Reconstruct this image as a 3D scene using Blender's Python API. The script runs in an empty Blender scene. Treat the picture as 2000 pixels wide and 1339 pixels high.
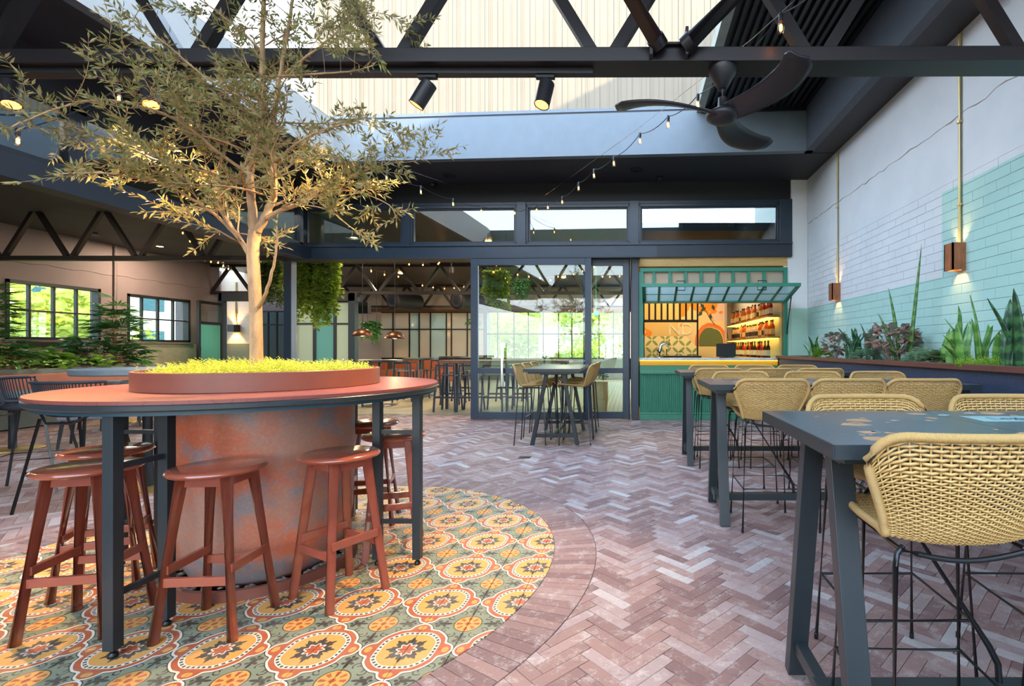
import bpy, math, random
from mathutils import Vector, Matrix
random.seed(7)
PI = math.pi
sc = bpy.context.scene
COL = sc.collection
F, H, VX, VY = 960.0, 1.3, 1234.0, 681.0      # focal length in px, eye height, vanishing point

# ---------------------------------------------------------------- camera
cd = bpy.data.cameras.new('camera'); cam = bpy.data.objects.new('camera', cd); COL.objects.link(cam)
cam.location = (0, 0, H); cam.rotation_euler = (PI/2, 0, 0)
cd.sensor_width = 36; cd.lens = 36*F/2000; cd.shift_x = (1000-VX)/2000; cd.shift_y = (VY-669.5)/2000
cd.clip_start = .05; cd.clip_end = 300
sc.camera = cam

# ---------------------------------------------------------------- sky, sun, exposure
w = bpy.data.worlds.new('sky'); sc.world = w; w.use_nodes = True
nt = w.node_tree; nt.nodes.clear()
tc = nt.nodes.new('ShaderNodeTexCoord'); sx = nt.nodes.new('ShaderNodeSeparateXYZ')
cr = nt.nodes.new('ShaderNodeValToRGB'); bg = nt.nodes.new('ShaderNodeBackground'); wo = nt.nodes.new('ShaderNodeOutputWorld')
nt.links.new(tc.outputs['Generated'], sx.inputs[0]); nt.links.new(sx.outputs['Z'], cr.inputs[0])
nt.links.new(cr.outputs[0], bg.inputs[0]); nt.links.new(bg.outputs[0], wo.inputs[0])
e = cr.color_ramp.elements
e[0].position = 0; e[0].color = (.80, .82, .84, 1)
e[1].position = 1; e[1].color = (.46, .66, .95, 1)
n = e.new(.25); n.color = (.70, .82, .98, 1)
bg.inputs[1].default_value = 3.6
sd = bpy.data.lights.new('sun', 'SUN'); sun = bpy.data.objects.new('sun', sd); COL.objects.link(sun)
sd.energy = 4.2; sd.color = (1, .86, .68); sd.angle = math.radians(.8)
sun.rotation_euler = Vector((-1, .75, -.51)).to_track_quat('-Z', 'Y').to_euler()
sun.location = (10, -8, 12)
sc.view_settings.view_transform = 'Standard'; sc.view_settings.look = 'None'
sc.view_settings.gamma = 1; sc.view_settings.use_curve_mapping = False
sc.view_settings.exposure = 1.12
sc.cycles.max_bounces = 8; sc.cycles.diffuse_bounces = 4; sc.cycles.glossy_bounces = 4
sc.cycles.transparent_max_bounces = 16; sc.cycles.transmission_bounces = 6
sc.cycles.caustics_reflective = False; sc.cycles.caustics_refractive = False
sc.cycles.sample_clamp_indirect = 6

# ---------------------------------------------------------------- placing helpers
def at(px, py, D): return Vector(((px-VX)*D/F, D, H-(py-VY)*D/F))
def onz(px, py, z):
    D = F*(H-z)/(py-VY); return Vector(((px-VX)*D/F, D, z))
def X(px, D): return (px-VX)*D/F
def Z(py, D): return H-(py-VY)*D/F

# ---------------------------------------------------------------- materials
def lin(c):
    return tuple((x/255/12.92 if x/255 <= .04045 else ((x/255+.055)/1.055)**2.4) for x in c)+(1,)
class NT:
    """small node-maths helper"""
    def __init__(s, name):
        s.m = bpy.data.materials.new(name); s.m.use_nodes = True; s.t = s.m.node_tree; s.t.nodes.clear()
        s.out = s.t.nodes.new('ShaderNodeOutputMaterial')
        s.b = s.t.nodes.new('ShaderNodeBsdfPrincipled'); s.t.links.new(s.b.outputs[0], s.out.inputs[0])
        s._pos = None
    def put(s, sock, v):
        if isinstance(v, E_): s.t.links.new(v.o, sock)
        elif isinstance(v, bpy.types.NodeSocket): s.t.links.new(v, sock)
        else: sock.default_value = v
    def math(s, op, *a):
        n = s.t.nodes.new('ShaderNodeMath'); n.operation = op
        for i, x in enumerate(a): s.put(n.inputs[i], x)
        return E_(s, n.outputs[0])
    def pos(s):
        if s._pos is None:
            s._pos = s.t.nodes.new('ShaderNodeNewGeometry').outputs['Position']
        return s._pos
    def obj(s):
        return s.t.nodes.new('ShaderNodeTexCoord').outputs['Object']
    def xyz(s, v=None):
        n = s.t.nodes.new('ShaderNodeSeparateXYZ'); s.t.links.new(v or s.pos(), n.inputs[0])
        return [E_(s, n.outputs[i]) for i in range(3)]
    def noise(s, scale, detail=4, rough=.55, vec=None, stretch=None):
        n = s.t.nodes.new('ShaderNodeTexNoise'); n.inputs['Scale'].default_value = scale
        n.inputs['Detail'].default_value = detail; n.inputs['Roughness'].default_value = rough
        v = vec or s.pos()
        if stretch:
            mp = s.t.nodes.new('ShaderNodeMapping'); mp.inputs['Scale'].default_value = stretch
            s.t.links.new(v, mp.inputs[0]); v = mp.outputs[0]
        s.t.links.new(v, n.inputs['Vector']); return E_(s, n.outputs[0])
    def voro(s, scale, feature='F1', vec=None, out=0):
        n = s.t.nodes.new('ShaderNodeTexVoronoi'); n.feature = feature; n.inputs['Scale'].default_value = scale
        s.t.links.new(vec or s.pos(), n.inputs['Vector']); return E_(s, n.outputs[out])
    def mix(s, f, a, b):
        n = s.t.nodes.new('ShaderNodeMix'); n.data_type = 'RGBA'
        s.put(n.inputs[0], f)
        for k, v in ((6, a), (7, b)):
            s.put(n.inputs[k], lin(v) if isinstance(v, tuple) and len(v) == 3 else v)
        return E_(s, n.outputs[2])
    def step(s, x, lo, hi):
        n = s.t.nodes.new('ShaderNodeMapRange'); n.inputs['From Min'].default_value = lo; n.inputs['From Max'].default_value = hi
        s.put(n.inputs[0], x); return E_(s, n.outputs[0])
    def attr(s, name, typ='GEOMETRY'):
        n = s.t.nodes.new('ShaderNodeAttribute'); n.attribute_name = name; n.attribute_type = typ
        return E_(s, n.outputs['Fac'])
    def rnd(s):
        return E_(s, s.t.nodes.new('ShaderNodeObjectInfo').outputs['Random'])
    def bump(s, h, strength=.3, dist=.01):
        n = s.t.nodes.new('ShaderNodeBump'); n.inputs['Strength'].default_value = strength; n.inputs['Distance'].default_value = dist
        s.put(n.inputs['Height'], h); s.t.links.new(n.outputs[0], s.b.inputs['Normal'])
    def set(s, color=None, rough=None, metal=None, spec=None, **k):
        if color is not None: s.put(s.b.inputs['Base Color'], lin(color) if isinstance(color, tuple) and len(color) == 3 else color)
        if rough is not None: s.put(s.b.inputs['Roughness'], rough)
        if metal is not None: s.put(s.b.inputs['Metallic'], metal)
        if spec is not None: s.put(s.b.inputs['Specular IOR Level'], spec)
        for kk, v in k.items(): s.put(s.b.inputs[kk.replace('_', ' ')], v)
        return s.m
class E_:
    def __init__(s, g, o): s.g, s.o = g, o
    def _m(s, op, *a): return s.g.math(op, s, *a)
    def __add__(s, b): return s._m('ADD', b)
    __radd__ = __add__
    def __sub__(s, b): return s._m('SUBTRACT', b)
    def __rsub__(s, b): return s.g.math('SUBTRACT', b, s)
    def __mul__(s, b): return s._m('MULTIPLY', b)
    __rmul__ = __mul__
    def __truediv__(s, b): return s._m('DIVIDE', b)
    def lt(s, b): return s._m('LESS_THAN', b)
    def gt(s, b): return s._m('GREATER_THAN', b)
    def abs(s): return s._m('ABSOLUTE')
    def max(s, b): return s._m('MAXIMUM', b)
    def min(s, b): return s._m('MINIMUM', b)
    def fract(s): return s._m('FRACT')
    def floor(s): return s._m('FLOOR')
    def sin(s): return s._m('SINE')
    def cos(s): return s._m('COSINE')
    def sqrt(s): return s._m('SQRT')
    def atan2(s, b): return s._m('ARCTAN2', b)
def hyp(a, b): return (a*a+b*b).sqrt()

MAT = {}
def paint(name, c, rough=.5, metal=0, var=.12, scale=6, bump=0, bscale=60, spec=.5, coat=0, stretch=None):
    """plain painted / solid material with slight tonal wear"""
    g = NT(name); nz = g.noise(scale, 5, .6, stretch=stretch)
    c2 = tuple(max(0, v*(1-var*2)) for v in c); c3 = tuple(min(255, v*(1+var)) for v in c)
    g.set(g.mix(nz, c2, c3), rough, metal, spec)
    if coat: g.set(Coat_Weight=coat, Coat_Roughness=.08)
    if bump: g.bump(g.noise(bscale, 4, .6, stretch=stretch), bump, .004)
    MAT[name] = g.m; return g.m
def emit(name, c, s):
    g = NT(name); g.set(c, .5, Emission_Color=lin(c), Emission_Strength=s); MAT[name] = g.m; return g.m

navy = paint('navy_frame', (44, 58, 72), .32, var=.08)
navyd = paint('navy_dark', (34, 42, 54), .45, var=.08)
truss_m = paint('truss_paint', (28, 22, 26), .42, var=.1, bump=.1)
tsteel = paint('table_steel', (42, 50, 54), .36, var=.1)
legm = paint('black_tube', (20, 24, 26), .3, var=.1)
fanm = paint('fan_black', (40, 38, 44), .42, var=.04)
ceil_m = paint('ceiling_charcoal', (42, 42, 50), .6, var=.06)
ceil_l = paint('ceiling_left', (70, 74, 78), .7, var=.1, scale=1)
ceil_in = paint('ceiling_inside', (66, 54, 46), .35, var=.15, scale=1)
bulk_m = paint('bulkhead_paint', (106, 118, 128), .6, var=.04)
bulkd = paint('bulkhead_shaded', (70, 78, 88), .6, var=.04)  # darker copy of the bulkhead paint, with the roof's shade in its colour
dark = paint('near_black', (16, 16, 20), .5, var=.05)
rib_m = paint('roof_rib', (24, 26, 34), .4, var=.05)
mauve = paint('mauve_wall', (118, 104, 104), .75, var=.06, scale=1.5, bump=.25, bscale=30)
taupe = paint('cream_wall', (184, 170, 158), .7, var=.05, scale=1.5)
brass = paint('brass', (190, 160, 90), .35, metal=.8)
conduit = paint('conduit', (196, 178, 118), .4, metal=.35, var=.06)
green = paint('servery_green', (40, 128, 104), .38, var=.05)
greend = paint('counter_green', (62, 130, 102), .45, var=.05)
yellow = paint('counter_yellow', (214, 170, 30), .5, var=.04)
ply = paint('ply_beam', (196, 158, 96), .6, var=.12, scale=3, stretch=(1, 12, 12), bump=.2)
woodbeam = paint('wood_beam', (120, 84, 56), .6, var=.15, scale=4, stretch=(1, 10, 10))
rust = paint('collar_paint', (130, 76, 62), .42, var=.06, scale=8)
stoolm = paint('stool_lacquer', (156, 80, 60), .18, var=.08, scale=9, coat=.6)
capw = paint('planter_cap', (104, 62, 58), .35, var=.12, scale=5, stretch=(10, 1, 1))
walnut = paint('sconce_walnut', (150, 92, 56), .5, var=.3, scale=12, stretch=(3, 3, .6))
soil = paint('soil', (92, 66, 54), .95, var=.4, scale=40, bump=.9, bscale=90)
greyup = paint('grey_fabric', (128, 128, 130), .9, var=.06, bump=.3, bscale=300)
leatherm = paint('tan_leather', (170, 90, 52), .4, var=.08)
copperlamp = paint('lamp_copper', (92, 62, 44), .35, metal=.7, var=.15)
rope = paint('black_rope', (40, 46, 56), .6, var=.1, bump=.3, bscale=400)
barkm = paint('olive_bark', (186, 150, 112), .75, var=.28, scale=20, bump=.6, bscale=60, stretch=(1, 1, .35))
slate = paint('slate_top', (112, 124, 130), .45, var=.08)
tabletimber = paint('timber_top', (128, 88, 64), .45, var=.15, scale=4, stretch=(1, 8, 1))
indoor_dark = paint('dado_tile', (92, 100, 92), .5, var=.08)
white_m = paint('white_plate', (228, 226, 218), .5, var=.02)
chrome = paint('chrome', (190, 190, 186), .15, metal=1, var=.03)
pebble_m = paint('pebbles', (120, 112, 104), .5, var=.4, scale=14)
wire_m = paint('wire_black', (22, 24, 28), .5)
tealpost = paint('teal_panel', (40, 84, 96), .5)
extm = paint('exterior_render', (206, 198, 186), .8, var=.05)
grass_m = paint('outside_ground', (96, 110, 60), .9, var=.3, scale=1)

def leafmat(name, top, under, var=.3, rough=.45, trans=.35, scale=25):
    g = NT(name); geo = g.t.nodes.new('ShaderNodeNewGeometry')
    nz = g.noise(scale, 2)
    a = g.mix(g.step(nz, .3, .7), tuple(v*(1-var) for v in top), tuple(min(255, v*(1+var)) for v in top))
    c = g.mix(E_(g, geo.outputs['Backfacing']), a, under)
    g.set(c, rough)
    tr = g.t.nodes.new('ShaderNodeBsdfTranslucent'); g.put(tr.inputs[0], c)
    mx = g.t.nodes.new('ShaderNodeMixShader'); mx.inputs[0].default_value = trans
    g.t.links.new(g.b.outputs[0], mx.inputs[1]); g.t.links.new(tr.outputs[0], mx.inputs[2]); g.t.links.new(mx.outputs[0], g.out.inputs[0])
    return g.m
olive = leafmat('olive_leaf', (122, 124, 70), (172, 158, 104), .35)
sedum = leafmat('sedum_lime', (196, 204, 72), (190, 200, 84), .12, scale=12)
lime = leafmat('creeping_lime', (150, 186, 60), (140, 176, 60), .2)
darkleaf = leafmat('dark_leaf', (52, 100, 50), (66, 112, 64), .35)
midleaf = leafmat('mid_leaf', (112, 154, 52), (120, 160, 70), .35)
hangleaf = leafmat('hanging_leaf', (120, 146, 40), (130, 150, 56), .6, scale=9)
copperleaf = leafmat('copper_leaf', (150, 112, 98), (128, 136, 120), .3, scale=14)
succ = leafmat('succulent', (150, 182, 150), (140, 172, 140), .3)
extleaf = leafmat('garden_leaf', (206, 214, 96), (214, 218, 120), .25, scale=1.5, trans=.5)
def snake_mat(name, a, b, edge=None):
    g = NT(name); x, y, z = g.xyz(g.obj())
    band = (z*60+g.noise(22, 3, vec=g.obj())*9).sin()
    g.set(g.mix(g.step(band, -.5, .8), a, b), .35); return g.m
snake_light = snake_mat('snake_leaf_light', (78, 130, 54), (116, 158, 78))
snake_dark = snake_mat('snake_leaf_dark', (22, 62, 40), (58, 104, 58))
snake_mid = snake_mat('snake_leaf_mid', (44, 92, 40), (88, 134, 52))

# patterned encaustic tile (medallion lattice of 0.40 m)
def tile_material():
    g = NT('encaustic_tile'); P = .4
    x, y, z = g.xyz()
    u = ((x+1.375+20*P)/P+.5).fract()*P-P/2; v = ((y-2.127+20*P)/P+.5).fract()*P-P/2
    au, av = u.abs(), v.abs(); mx, mn = au.max(av), au.min(av)
    r = hyp(u, v)
    sq = (mx._m('POWER', 3)+mn._m('POWER', 3))._m('POWER', 1/3.)-.146
    body = sq.max(r-.160)
    lobe = hyp(mx-.150, mn)-.040
    d = g.math('SMOOTH_MIN', body, lobe, .02)
    lobei = hyp((mx-.166)/.8, mn)-.019
    inner = (mx._m('POWER', 3)+mn._m('POWER', 3))._m('POWER', 1/3.).max(r*.93)
    ang = v.atan2(u)
    dots = (ang*36).sin().gt(-.2)*(inner-.120).abs().lt(.0055)
    star = r-(.070+(ang*8).cos()*.013+(ang*24).cos()*.006)
    stari = r-(.040+(ang*8).cos()*.007)
    GROUND, DK, WH, OR, YE = (124, 130, 106), (66, 58, 50), (218, 206, 184), (174, 82, 46), (212, 150, 72)
    c = g.mix(0.0, GROUND, GROUND)
    # scrolls and small flowers around the lattice's mid points
    p = ((u+P/2)/P+.5).fract()*P-P/2; q = ((v+P/2)/P+.5).fract()*P-P/2
    ap, aq = p.abs(), q.abs(); m1, m2 = ap.max(aq), ap.min(aq); rr = hyp(p, q)
    fle = (hyp((m1-.118)/1.5, m2)-.013).min(hyp((m1-.092)/2.2, m2)-.008).min(hyp(m1-.137, (m2-.017))-.011).min(hyp(m1-.105, (m2-.018)/1.1)-.0075).min(hyp(m1-.150, m2)-.008)
    c = g.mix(fle.lt(0), c, DK)
    curl = (hyp(m1-.088, m2-.050)-.017).abs()-.003
    curl2 = (hyp(m1-.110, m2-.043)-.026).abs()-.0028
    cm = curl.lt(0)*(m1+m2*-.4).gt(.058)
    c = g.mix(cm.max(curl2.lt(0)*m2.gt(.05)), c, DK)
    c = g.mix(rr.lt(.066), c, DK); c = g.mix(rr.lt(.061), c, YE)
    pet = (q.atan2(p)*8).cos()
    c = g.mix((rr-.040).abs().lt(.013)*pet.gt(.1), c, OR)
    c = g.mix(rr.lt(.013), c, OR)
    c = g.mix(d.lt(.0135), c, DK); c = g.mix(d.lt(.0095), c, WH); c = g.mix(d.lt(.001), c, OR)
    c = g.mix(lobei.lt(0), c, YE)
    c = g.mix(inner.lt(.130), c, WH); c = g.mix(dots, c, DK); c = g.mix(inner.lt(.110), c, YE)
    c = g.mix(star.lt(0), c, DK); c = g.mix(stari.lt(.0), c, WH); c = g.mix(stari.lt(-.008), c, OR)
    w_ = g.noise(7, 5); c2 = g.mix(g.step(w_, .35, .8)*.22, c, (196, 186, 160))
    g.set(c2, .42+g.noise(30, 3)*.2, spec=.4); return g.m
tile_m = tile_material()

def brick_material():
    g = NT('paver_brick')
    t = g.attr('tint')+g.attr('tint_o', 'OBJECT')
    c = g.mix(g.step(t, .0, .5), (116, 88, 86), (146, 116, 110))
    c = g.mix(g.step(t, .5, .8), c, (154, 134, 132))
    c = g.mix(g.step(t, .86, 1.0), c, (176, 168, 166))
    n1 = g.noise(11, 7, .7); n2 = g.noise(70, 5, .75)
    c = g.mix(g.step(n1+n2*.5, .76, .98)*.6, c, (196, 188, 182))
    c = g.mix(g.step(g.noise(16, 5, .7), .54, .72)*.45, c, (96, 74, 74))
    g.set(c, .42+n1*.3, spec=.45); g.bump(n2, .35, .003); return g.m
brick_m = brick_material()
grout = paint('grout', (116, 98, 94), .9, bump=.3)

def wallbrick_material():
    g = NT('painted_brick'); x, y, z = g.xyz()
    low = z.lt(2.04); step = z.lt(2.905)*y.lt(5.07)
    gr = low.max(step)
    nz = g.noise(2.2, 5)
    c = g.mix(gr, g.mix(nz, (198, 204, 208), (222, 226, 228)), g.mix(nz, (160, 200, 192), (176, 214, 206)))
    chips = g.step(g.noise(11, 6, .75), .70, .74)*.45
    c = g.mix(chips, c, (150, 140, 126))
    g.set(c, .6); g.bump(g.noise(26, 6, .7), .35, .006); return g.m
wb_m = wallbrick_material()
def pier_material():
    g = NT('pier_blockwork'); x, y, z = g.xyz()
    br = g.t.nodes.new('ShaderNodeTexBrick'); mp = g.t.nodes.new('ShaderNodeCombineXYZ')
    g.put(mp.inputs[0], x); g.put(mp.inputs[1], z)
    g.t.links.new(mp.outputs[0], br.inputs[0]); br.inputs['Scale'].default_value = 1
    br.inputs['Brick Width'].default_value = .29; br.inputs['Row Height'].default_value = .092; br.inputs['Mortar Size'].default_value = .003
    c = g.mix(z.lt(2.04), (224, 226, 226), (172, 208, 192))
    g.set(c, .6); g.bump(1-E_(g, br.outputs['Fac']), .5, .004); return g.m
pier_m = pier_material()
def terrazzo(name, base, chips, scale=16, thr=.36, fine=True, rough=.3):
    g = NT(name); v1 = g.voro(scale); 
    vc = g.t.nodes.new('ShaderNodeTexVoronoi'); vc.inputs['Scale'].default_value = scale; g.t.links.new(g.pos(), vc.inputs['Vector'])
    sel = g.t.nodes.new('ShaderNodeSeparateColor'); g.t.links.new(vc.outputs['Color'], sel.inputs[0])
    c = g.mix(g.noise(5, 4), tuple(v*.85 for v in base), tuple(v*1.12 for v in base))
    rr = E_(g, sel.outputs[0]); gg = E_(g, sel.outputs[1])
    chipc = g.mix(gg.gt(.5), chips[0], chips[1])
    c = g.mix(v1.lt(thr)*rr.gt(.5), c, chipc)
    g.set(c, rough); return g.m
top_m = terrazzo('dark_stone_top', (72, 82, 90), ((84, 94, 100), (62, 70, 80)), 30, .3, rough=.28)
navyterr = terrazzo('navy_speckle', (40, 54, 78), ((84, 100, 124), (22, 28, 44)), 160, .42, rough=.5)
lightterr = terrazzo('light_terrazzo', (205, 208, 206), ((110, 110, 112), (160, 130, 110)), 90, .4, rough=.3)
def weathered():
    g = NT('corten_drum'); x, y, z = g.xyz()
    n1 = g.noise(2.6, 6, .6); n2 = g.noise(60, 5, .7); n3 = g.noise(5.0, 5, .6)
    c = g.mix(g.step(n1, .42, .58), (206, 108, 74), (176, 136, 120))
    c = g.mix(g.step(n3, .50, .62)*.8, c, (132, 140, 150))
    c = g.mix(g.step(n2, .46, .7)*.5, c, (214, 150, 122))
    g.set(c, .42, .1); g.bump(n2, .25, .003); return g.m
drum_m = weathered()
def topped():
    g = NT('red_topo_top'); x, y, z = g.xyz()
    n1 = g.noise(1.6, 3, .4)
    cont = ((n1*26+hyp(x+2.19, y-2.97)*9).fract()-.5).abs()
    c = g.mix(g.noise(3, 4), (124, 64, 58), (142, 76, 68))
    c = g.mix(cont.lt(.035)*.5, c, (96, 46, 44))
    g.set(c, .38, spec=.5); return g.m
redtop = topped()
def ribclad():
    g = NT('cream_cladding'); g.set(g.mix(g.noise(1.2, 4), (122, 110, 90), (136, 124, 104)), .55); return g.m
clad_m = ribclad()
def glass(name, tint=(.9, .96, .95), refl=1.0):
    g = NT(name); fr = g.t.nodes.new('ShaderNodeLayerWeight'); fr.inputs[0].default_value = .5; fac = E_(g, fr.outputs['Facing'])._m('POWER', 5)*.9+.03
    tr = g.t.nodes.new('ShaderNodeBsdfTransparent'); tr.inputs[0].default_value = tint+(1,)
    gl = g.t.nodes.new('ShaderNodeBsdfGlossy'); gl.inputs['Roughness'].default_value = .01; gl.inputs[0].default_value = (1, 1, 1, 1)
    mx = g.t.nodes.new('ShaderNodeMixShader')
    g.put(mx.inputs[0], (fac*refl).min(1.0))
    g.t.links.new(tr.outputs[0], mx.inputs[1]); g.t.links.new(gl.outputs[0], mx.inputs[2]); g.t.links.new(mx.outputs[0], g.out.inputs[0])
    return g.m
glass_m = glass('window_glass', (.84, .93, .92), 1.8)
glass_c = glass('clerestory_glass', (.70, .80, .83), 4.0)
def frosted(name, c, t=.6):
    g = NT(name); x, y, z = g.xyz(); g.set(c, .25)
    g.bump((x*420).sin()+(y*420).sin(), .4, .002)
    tr = g.t.nodes.new('ShaderNodeBsdfTranslucent'); tr.inputs[0].default_value = lin(c)
    t2 = g.t.nodes.new('ShaderNodeBsdfTransparent'); t2.inputs[0].default_value = lin(c)
    m0 = g.t.nodes.new('ShaderNodeMixShader'); m0.inputs[0].default_value = .3
    g.t.links.new(tr.outputs[0], m0.inputs[1]); g.t.links.new(t2.outputs[0], m0.inputs[2])
    mx = g.t.nodes.new('ShaderNodeMixShader'); mx.inputs[0].default_value = t
    g.t.links.new(g.b.outputs[0], mx.inputs[1]); g.t.links.new(m0.outputs[0], mx.inputs[2]); g.t.links.new(mx.outputs[0], g.out.inputs[0])
    return g.m
frost = frosted('reeded_glass', (200, 220, 214)); frost_w = frosted('reeded_glass_warm', (220, 214, 196))
frost_t = frosted('reeded_glass_teal', (130, 196, 202)); frost_a = frosted('reeded_glass_sash', (206, 232, 234), .85)
def wicker():
    g = NT('wicker'); nz = g.noise(60, 3)
    g.set(g.mix(nz, (194, 154, 90), (218, 184, 122)), .42, spec=.4); return g.m
wick = wicker()
def rimmat():
    g = NT('wicker_rim'); a = g.attr('wrap')
    h = (a*2600).sin()
    g.set(g.mix(g.step(h, -1, .2), (176, 130, 70), (228, 190, 122)), .42); g.bump(h, .6, .002); return g.m
rim_m = rimmat()
bulb_e = emit('bulb_filament', (255, 150, 56), 16)
bulb_g = glass('bulb_glass', (1, .9, .76), 1.2)
spot_e = emit('spot_lens', (255, 160, 62), 4)
lamp_e = emit('warm_lens', (255, 190, 110), 12)
exit_e = emit('exit_sign_green', (30, 190, 100), 1.2)
led_e = emit('led_strip', (255, 214, 60), 3.0)
bottle_ms = []
for nm, c in (('amber', (190, 96, 24)), ('gold', (226, 168, 60)), ('clear', (214, 206, 190)), ('green', (40, 92, 40)), ('dark', (46, 26, 18)), ('red', (190, 36, 24))):
    g = NT('bottle_'+nm); g.set(c, .12, spec=.8)
    tr = g.t.nodes.new('ShaderNodeBsdfTranslucent'); tr.inputs[0].default_value = lin(c)
    mx = g.t.nodes.new('ShaderNodeMixShader'); mx.inputs[0].default_value = .5
    g.t.links.new(g.b.outputs[0], mx.inputs[1]); g.t.links.new(tr.outputs[0], mx.inputs[2]); g.t.links.new(mx.outputs[0], g.out.inputs[0])
    bottle_ms.append((nm, g.m))

# ---------------------------------------------------------------- mesh helpers
def frame(d):
    d = d.normalized(); a = Vector((0, 0, 1)) if abs(d.z) < .9 else Vector((1, 0, 0))
    s = d.cross(a).normalized(); return s, s.cross(d).normalized()
CUR = [Matrix.Identity(4)]
class B:
    def __init__(s): s.v = []; s.f = []; s.a = None
    def add(s, vs, fs):
        o = len(s.v); s.v += [tuple(x) for x in vs]; s.f += [tuple(i+o for i in f) for f in fs]; return s
    def box(s, x0, x1, y0, y1, z0, z1):
        return s.add([(x, y, z) for z in (z0, z1) for y in (y0, y1) for x in (x0, x1)],
                     [(0, 2, 3, 1), (4, 5, 7, 6), (0, 1, 5, 4), (2, 6, 7, 3), (0, 4, 6, 2), (1, 3, 7, 5)])
    def bar(s, p, q, wd, ht, up=None):
        p, q = Vector(p), Vector(q); d = (q-p).normalized()
        a = Vector(up) if up else (Vector((0, 0, 1)) if abs(d.z) < .95 else Vector((0, 1, 0)))
        sd_ = d.cross(a).normalized(); u = sd_.cross(d).normalized()
        vs = [c+sd_*i*wd/2+u*j*ht/2 for c in (p, q) for i, j in ((-1, -1), (1, -1), (1, 1), (-1, 1))]
        return s.add(vs, [(3, 2, 1, 0), (4, 5, 6, 7)]+[(i, (i+1) % 4, 4+(i+1) % 4, 4+i) for i in range(4)])
    def tube(s, pts, r, n=8, closed=False, cap=True, wrap=False):
        pts = [Vector(p) for p in pts]; m = len(pts); o = len(s.v); L = 0
        rs = r if isinstance(r, (list, tuple)) else [r]*m
        pu = None
        for i, p in enumerate(pts):
            d = (pts[(i+1) % m]-pts[i-1]) if (closed or 0 < i < m-1) else (pts[1]-pts[0] if i == 0 else pts[-1]-pts[-2])
            if d.length < 1e-9: d = Vector((0, 0, 1))
            d.normalize()
            if pu is None: a, b = frame(d)
            else:
                a = (pu-d*pu.dot(d)).normalized(); b = d.cross(a)
            pu = a
            if i: L += (p-pts[i-1]).length
            for k in range(n):
                t = 2*PI*k/n; s.v.append(tuple(p+(a*math.cos(t)+b*math.sin(t))*rs[i]))
                if wrap:
                    s.a.append(L)
        for i in range(m if closed else m-1):
            j = (i+1) % m
            for k in range(n):
                s.f.append((o+i*n+k, o+i*n+(k+1) % n, o+j*n+(k+1) % n, o+j*n+k))
        if cap and not closed:
            s.f.append(tuple(o+k for k in reversed(range(n)))); s.f.append(tuple(o+(m-1)*n+k for k in range(n)))
        return s
    def lathe(s, c, prof, n=24, axis=None):
        c = Vector(c); M = Vector(axis).to_track_quat('Z', 'Y').to_matrix() if axis else Matrix.Identity(3)
        o = len(s.v); m = len(prof)
        for r, z in prof:
            for k in range(n):
                t = 2*PI*k/n; s.v.append(tuple(c+M@Vector((r*math.cos(t), r*math.sin(t), z))))
        for i in range(m-1):
            for k in range(n):
                s.f.append((o+i*n+k, o+i*n+(k+1) % n, o+(i+1)*n+(k+1) % n, o+(i+1)*n+k))
        if prof[0][0] > 1e-4: s.f.append(tuple(o+k for k in reversed(range(n))))
        if prof[-1][0] > 1e-4: s.f.append(tuple(o+(m-1)*n+k for k in range(n)))
        return s
    def prism(s, poly, z0, z1, bev=0):
        n = len(poly); cx = sum(p[0] for p in poly)/n; cy = sum(p[1] for p in poly)/n
        def ins(p, b):
            d = Vector((cx-p[0], cy-p[1])); l = d.length or 1; return (p[0]+d.x/l*b, p[1]+d.y/l*b)
        vs = [(p[0], p[1], z0) for p in poly]+[(p[0], p[1], z1-bev) for p in poly]
        fs = [tuple(reversed(range(n)))]+[(i, (i+1) % n, n+(i+1) % n, n+i) for i in range(n)]
        if bev:
            vs += [ins(p, bev*1.4)+(z1,) for p in poly]
            fs += [(n+i, n+(i+1) % n, 2*n+(i+1) % n, 2*n+i) for i in range(n)]+[tuple(range(2*n, 3*n))]
        else: fs.append(tuple(range(n, 2*n)))
        return s.add(vs, fs)
    def leaf(s, p, d, L, W, up=None, curl=.15):
        p, d = Vector(p), Vector(d).normalized()
        a = Vector(up) if up else Vector((random.uniform(-1, 1), random.uniform(-1, 1), random.uniform(-.2, 1)))
        sd_ = d.cross(a)
        if sd_.length < 1e-3: sd_ = Vector((1, 0, 0))
        sd_.normalize(); u = sd_.cross(d)
        return s.add([p, p+d*L*.45+sd_*W/2+u*curl*W, p+d*L-u*curl*L*.4, p+d*L*.45-sd_*W/2+u*curl*W], [(0, 1, 2), (0, 2, 3)])
    def mesh(s, name, mat, smooth=None):
        me = bpy.data.meshes.new(name); me.from_pydata(s.v, [], s.f)
        for m in (mat if isinstance(mat, (list, tuple)) else [mat]): me.materials.append(m)
        if s.a:
            at_ = me.attributes.new('wrap', 'FLOAT', 'POINT'); at_.data.foreach_set('value', s.a)
        if smooth is not None:
            me.shade_smooth()
            if smooth < 3: me.set_sharp_from_angle(angle=smooth)
        me.update(); return me
    def build(s, name, mat, parent=None, smooth=None, bevel=0, label=None, kind=None):
        o = bpy.data.objects.new(name, s.mesh(name, mat, smooth)); COL.objects.link(o)
        if parent: o.parent = parent
        else: o.matrix_world = CUR[0]
        if bevel:
            md = o.modifiers.new('bevel', 'BEVEL'); md.width = bevel; md.segments = 2; md.limit_method = 'ANGLE'
        if label: o['label'] = label
        if kind: o['kind'] = kind
        return o
def tag(o, label, cat, group=None, kind=None):
    o['label'] = label; o['category'] = cat
    if group: o['group'] = group
    if kind: o['kind'] = kind
    return o
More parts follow.
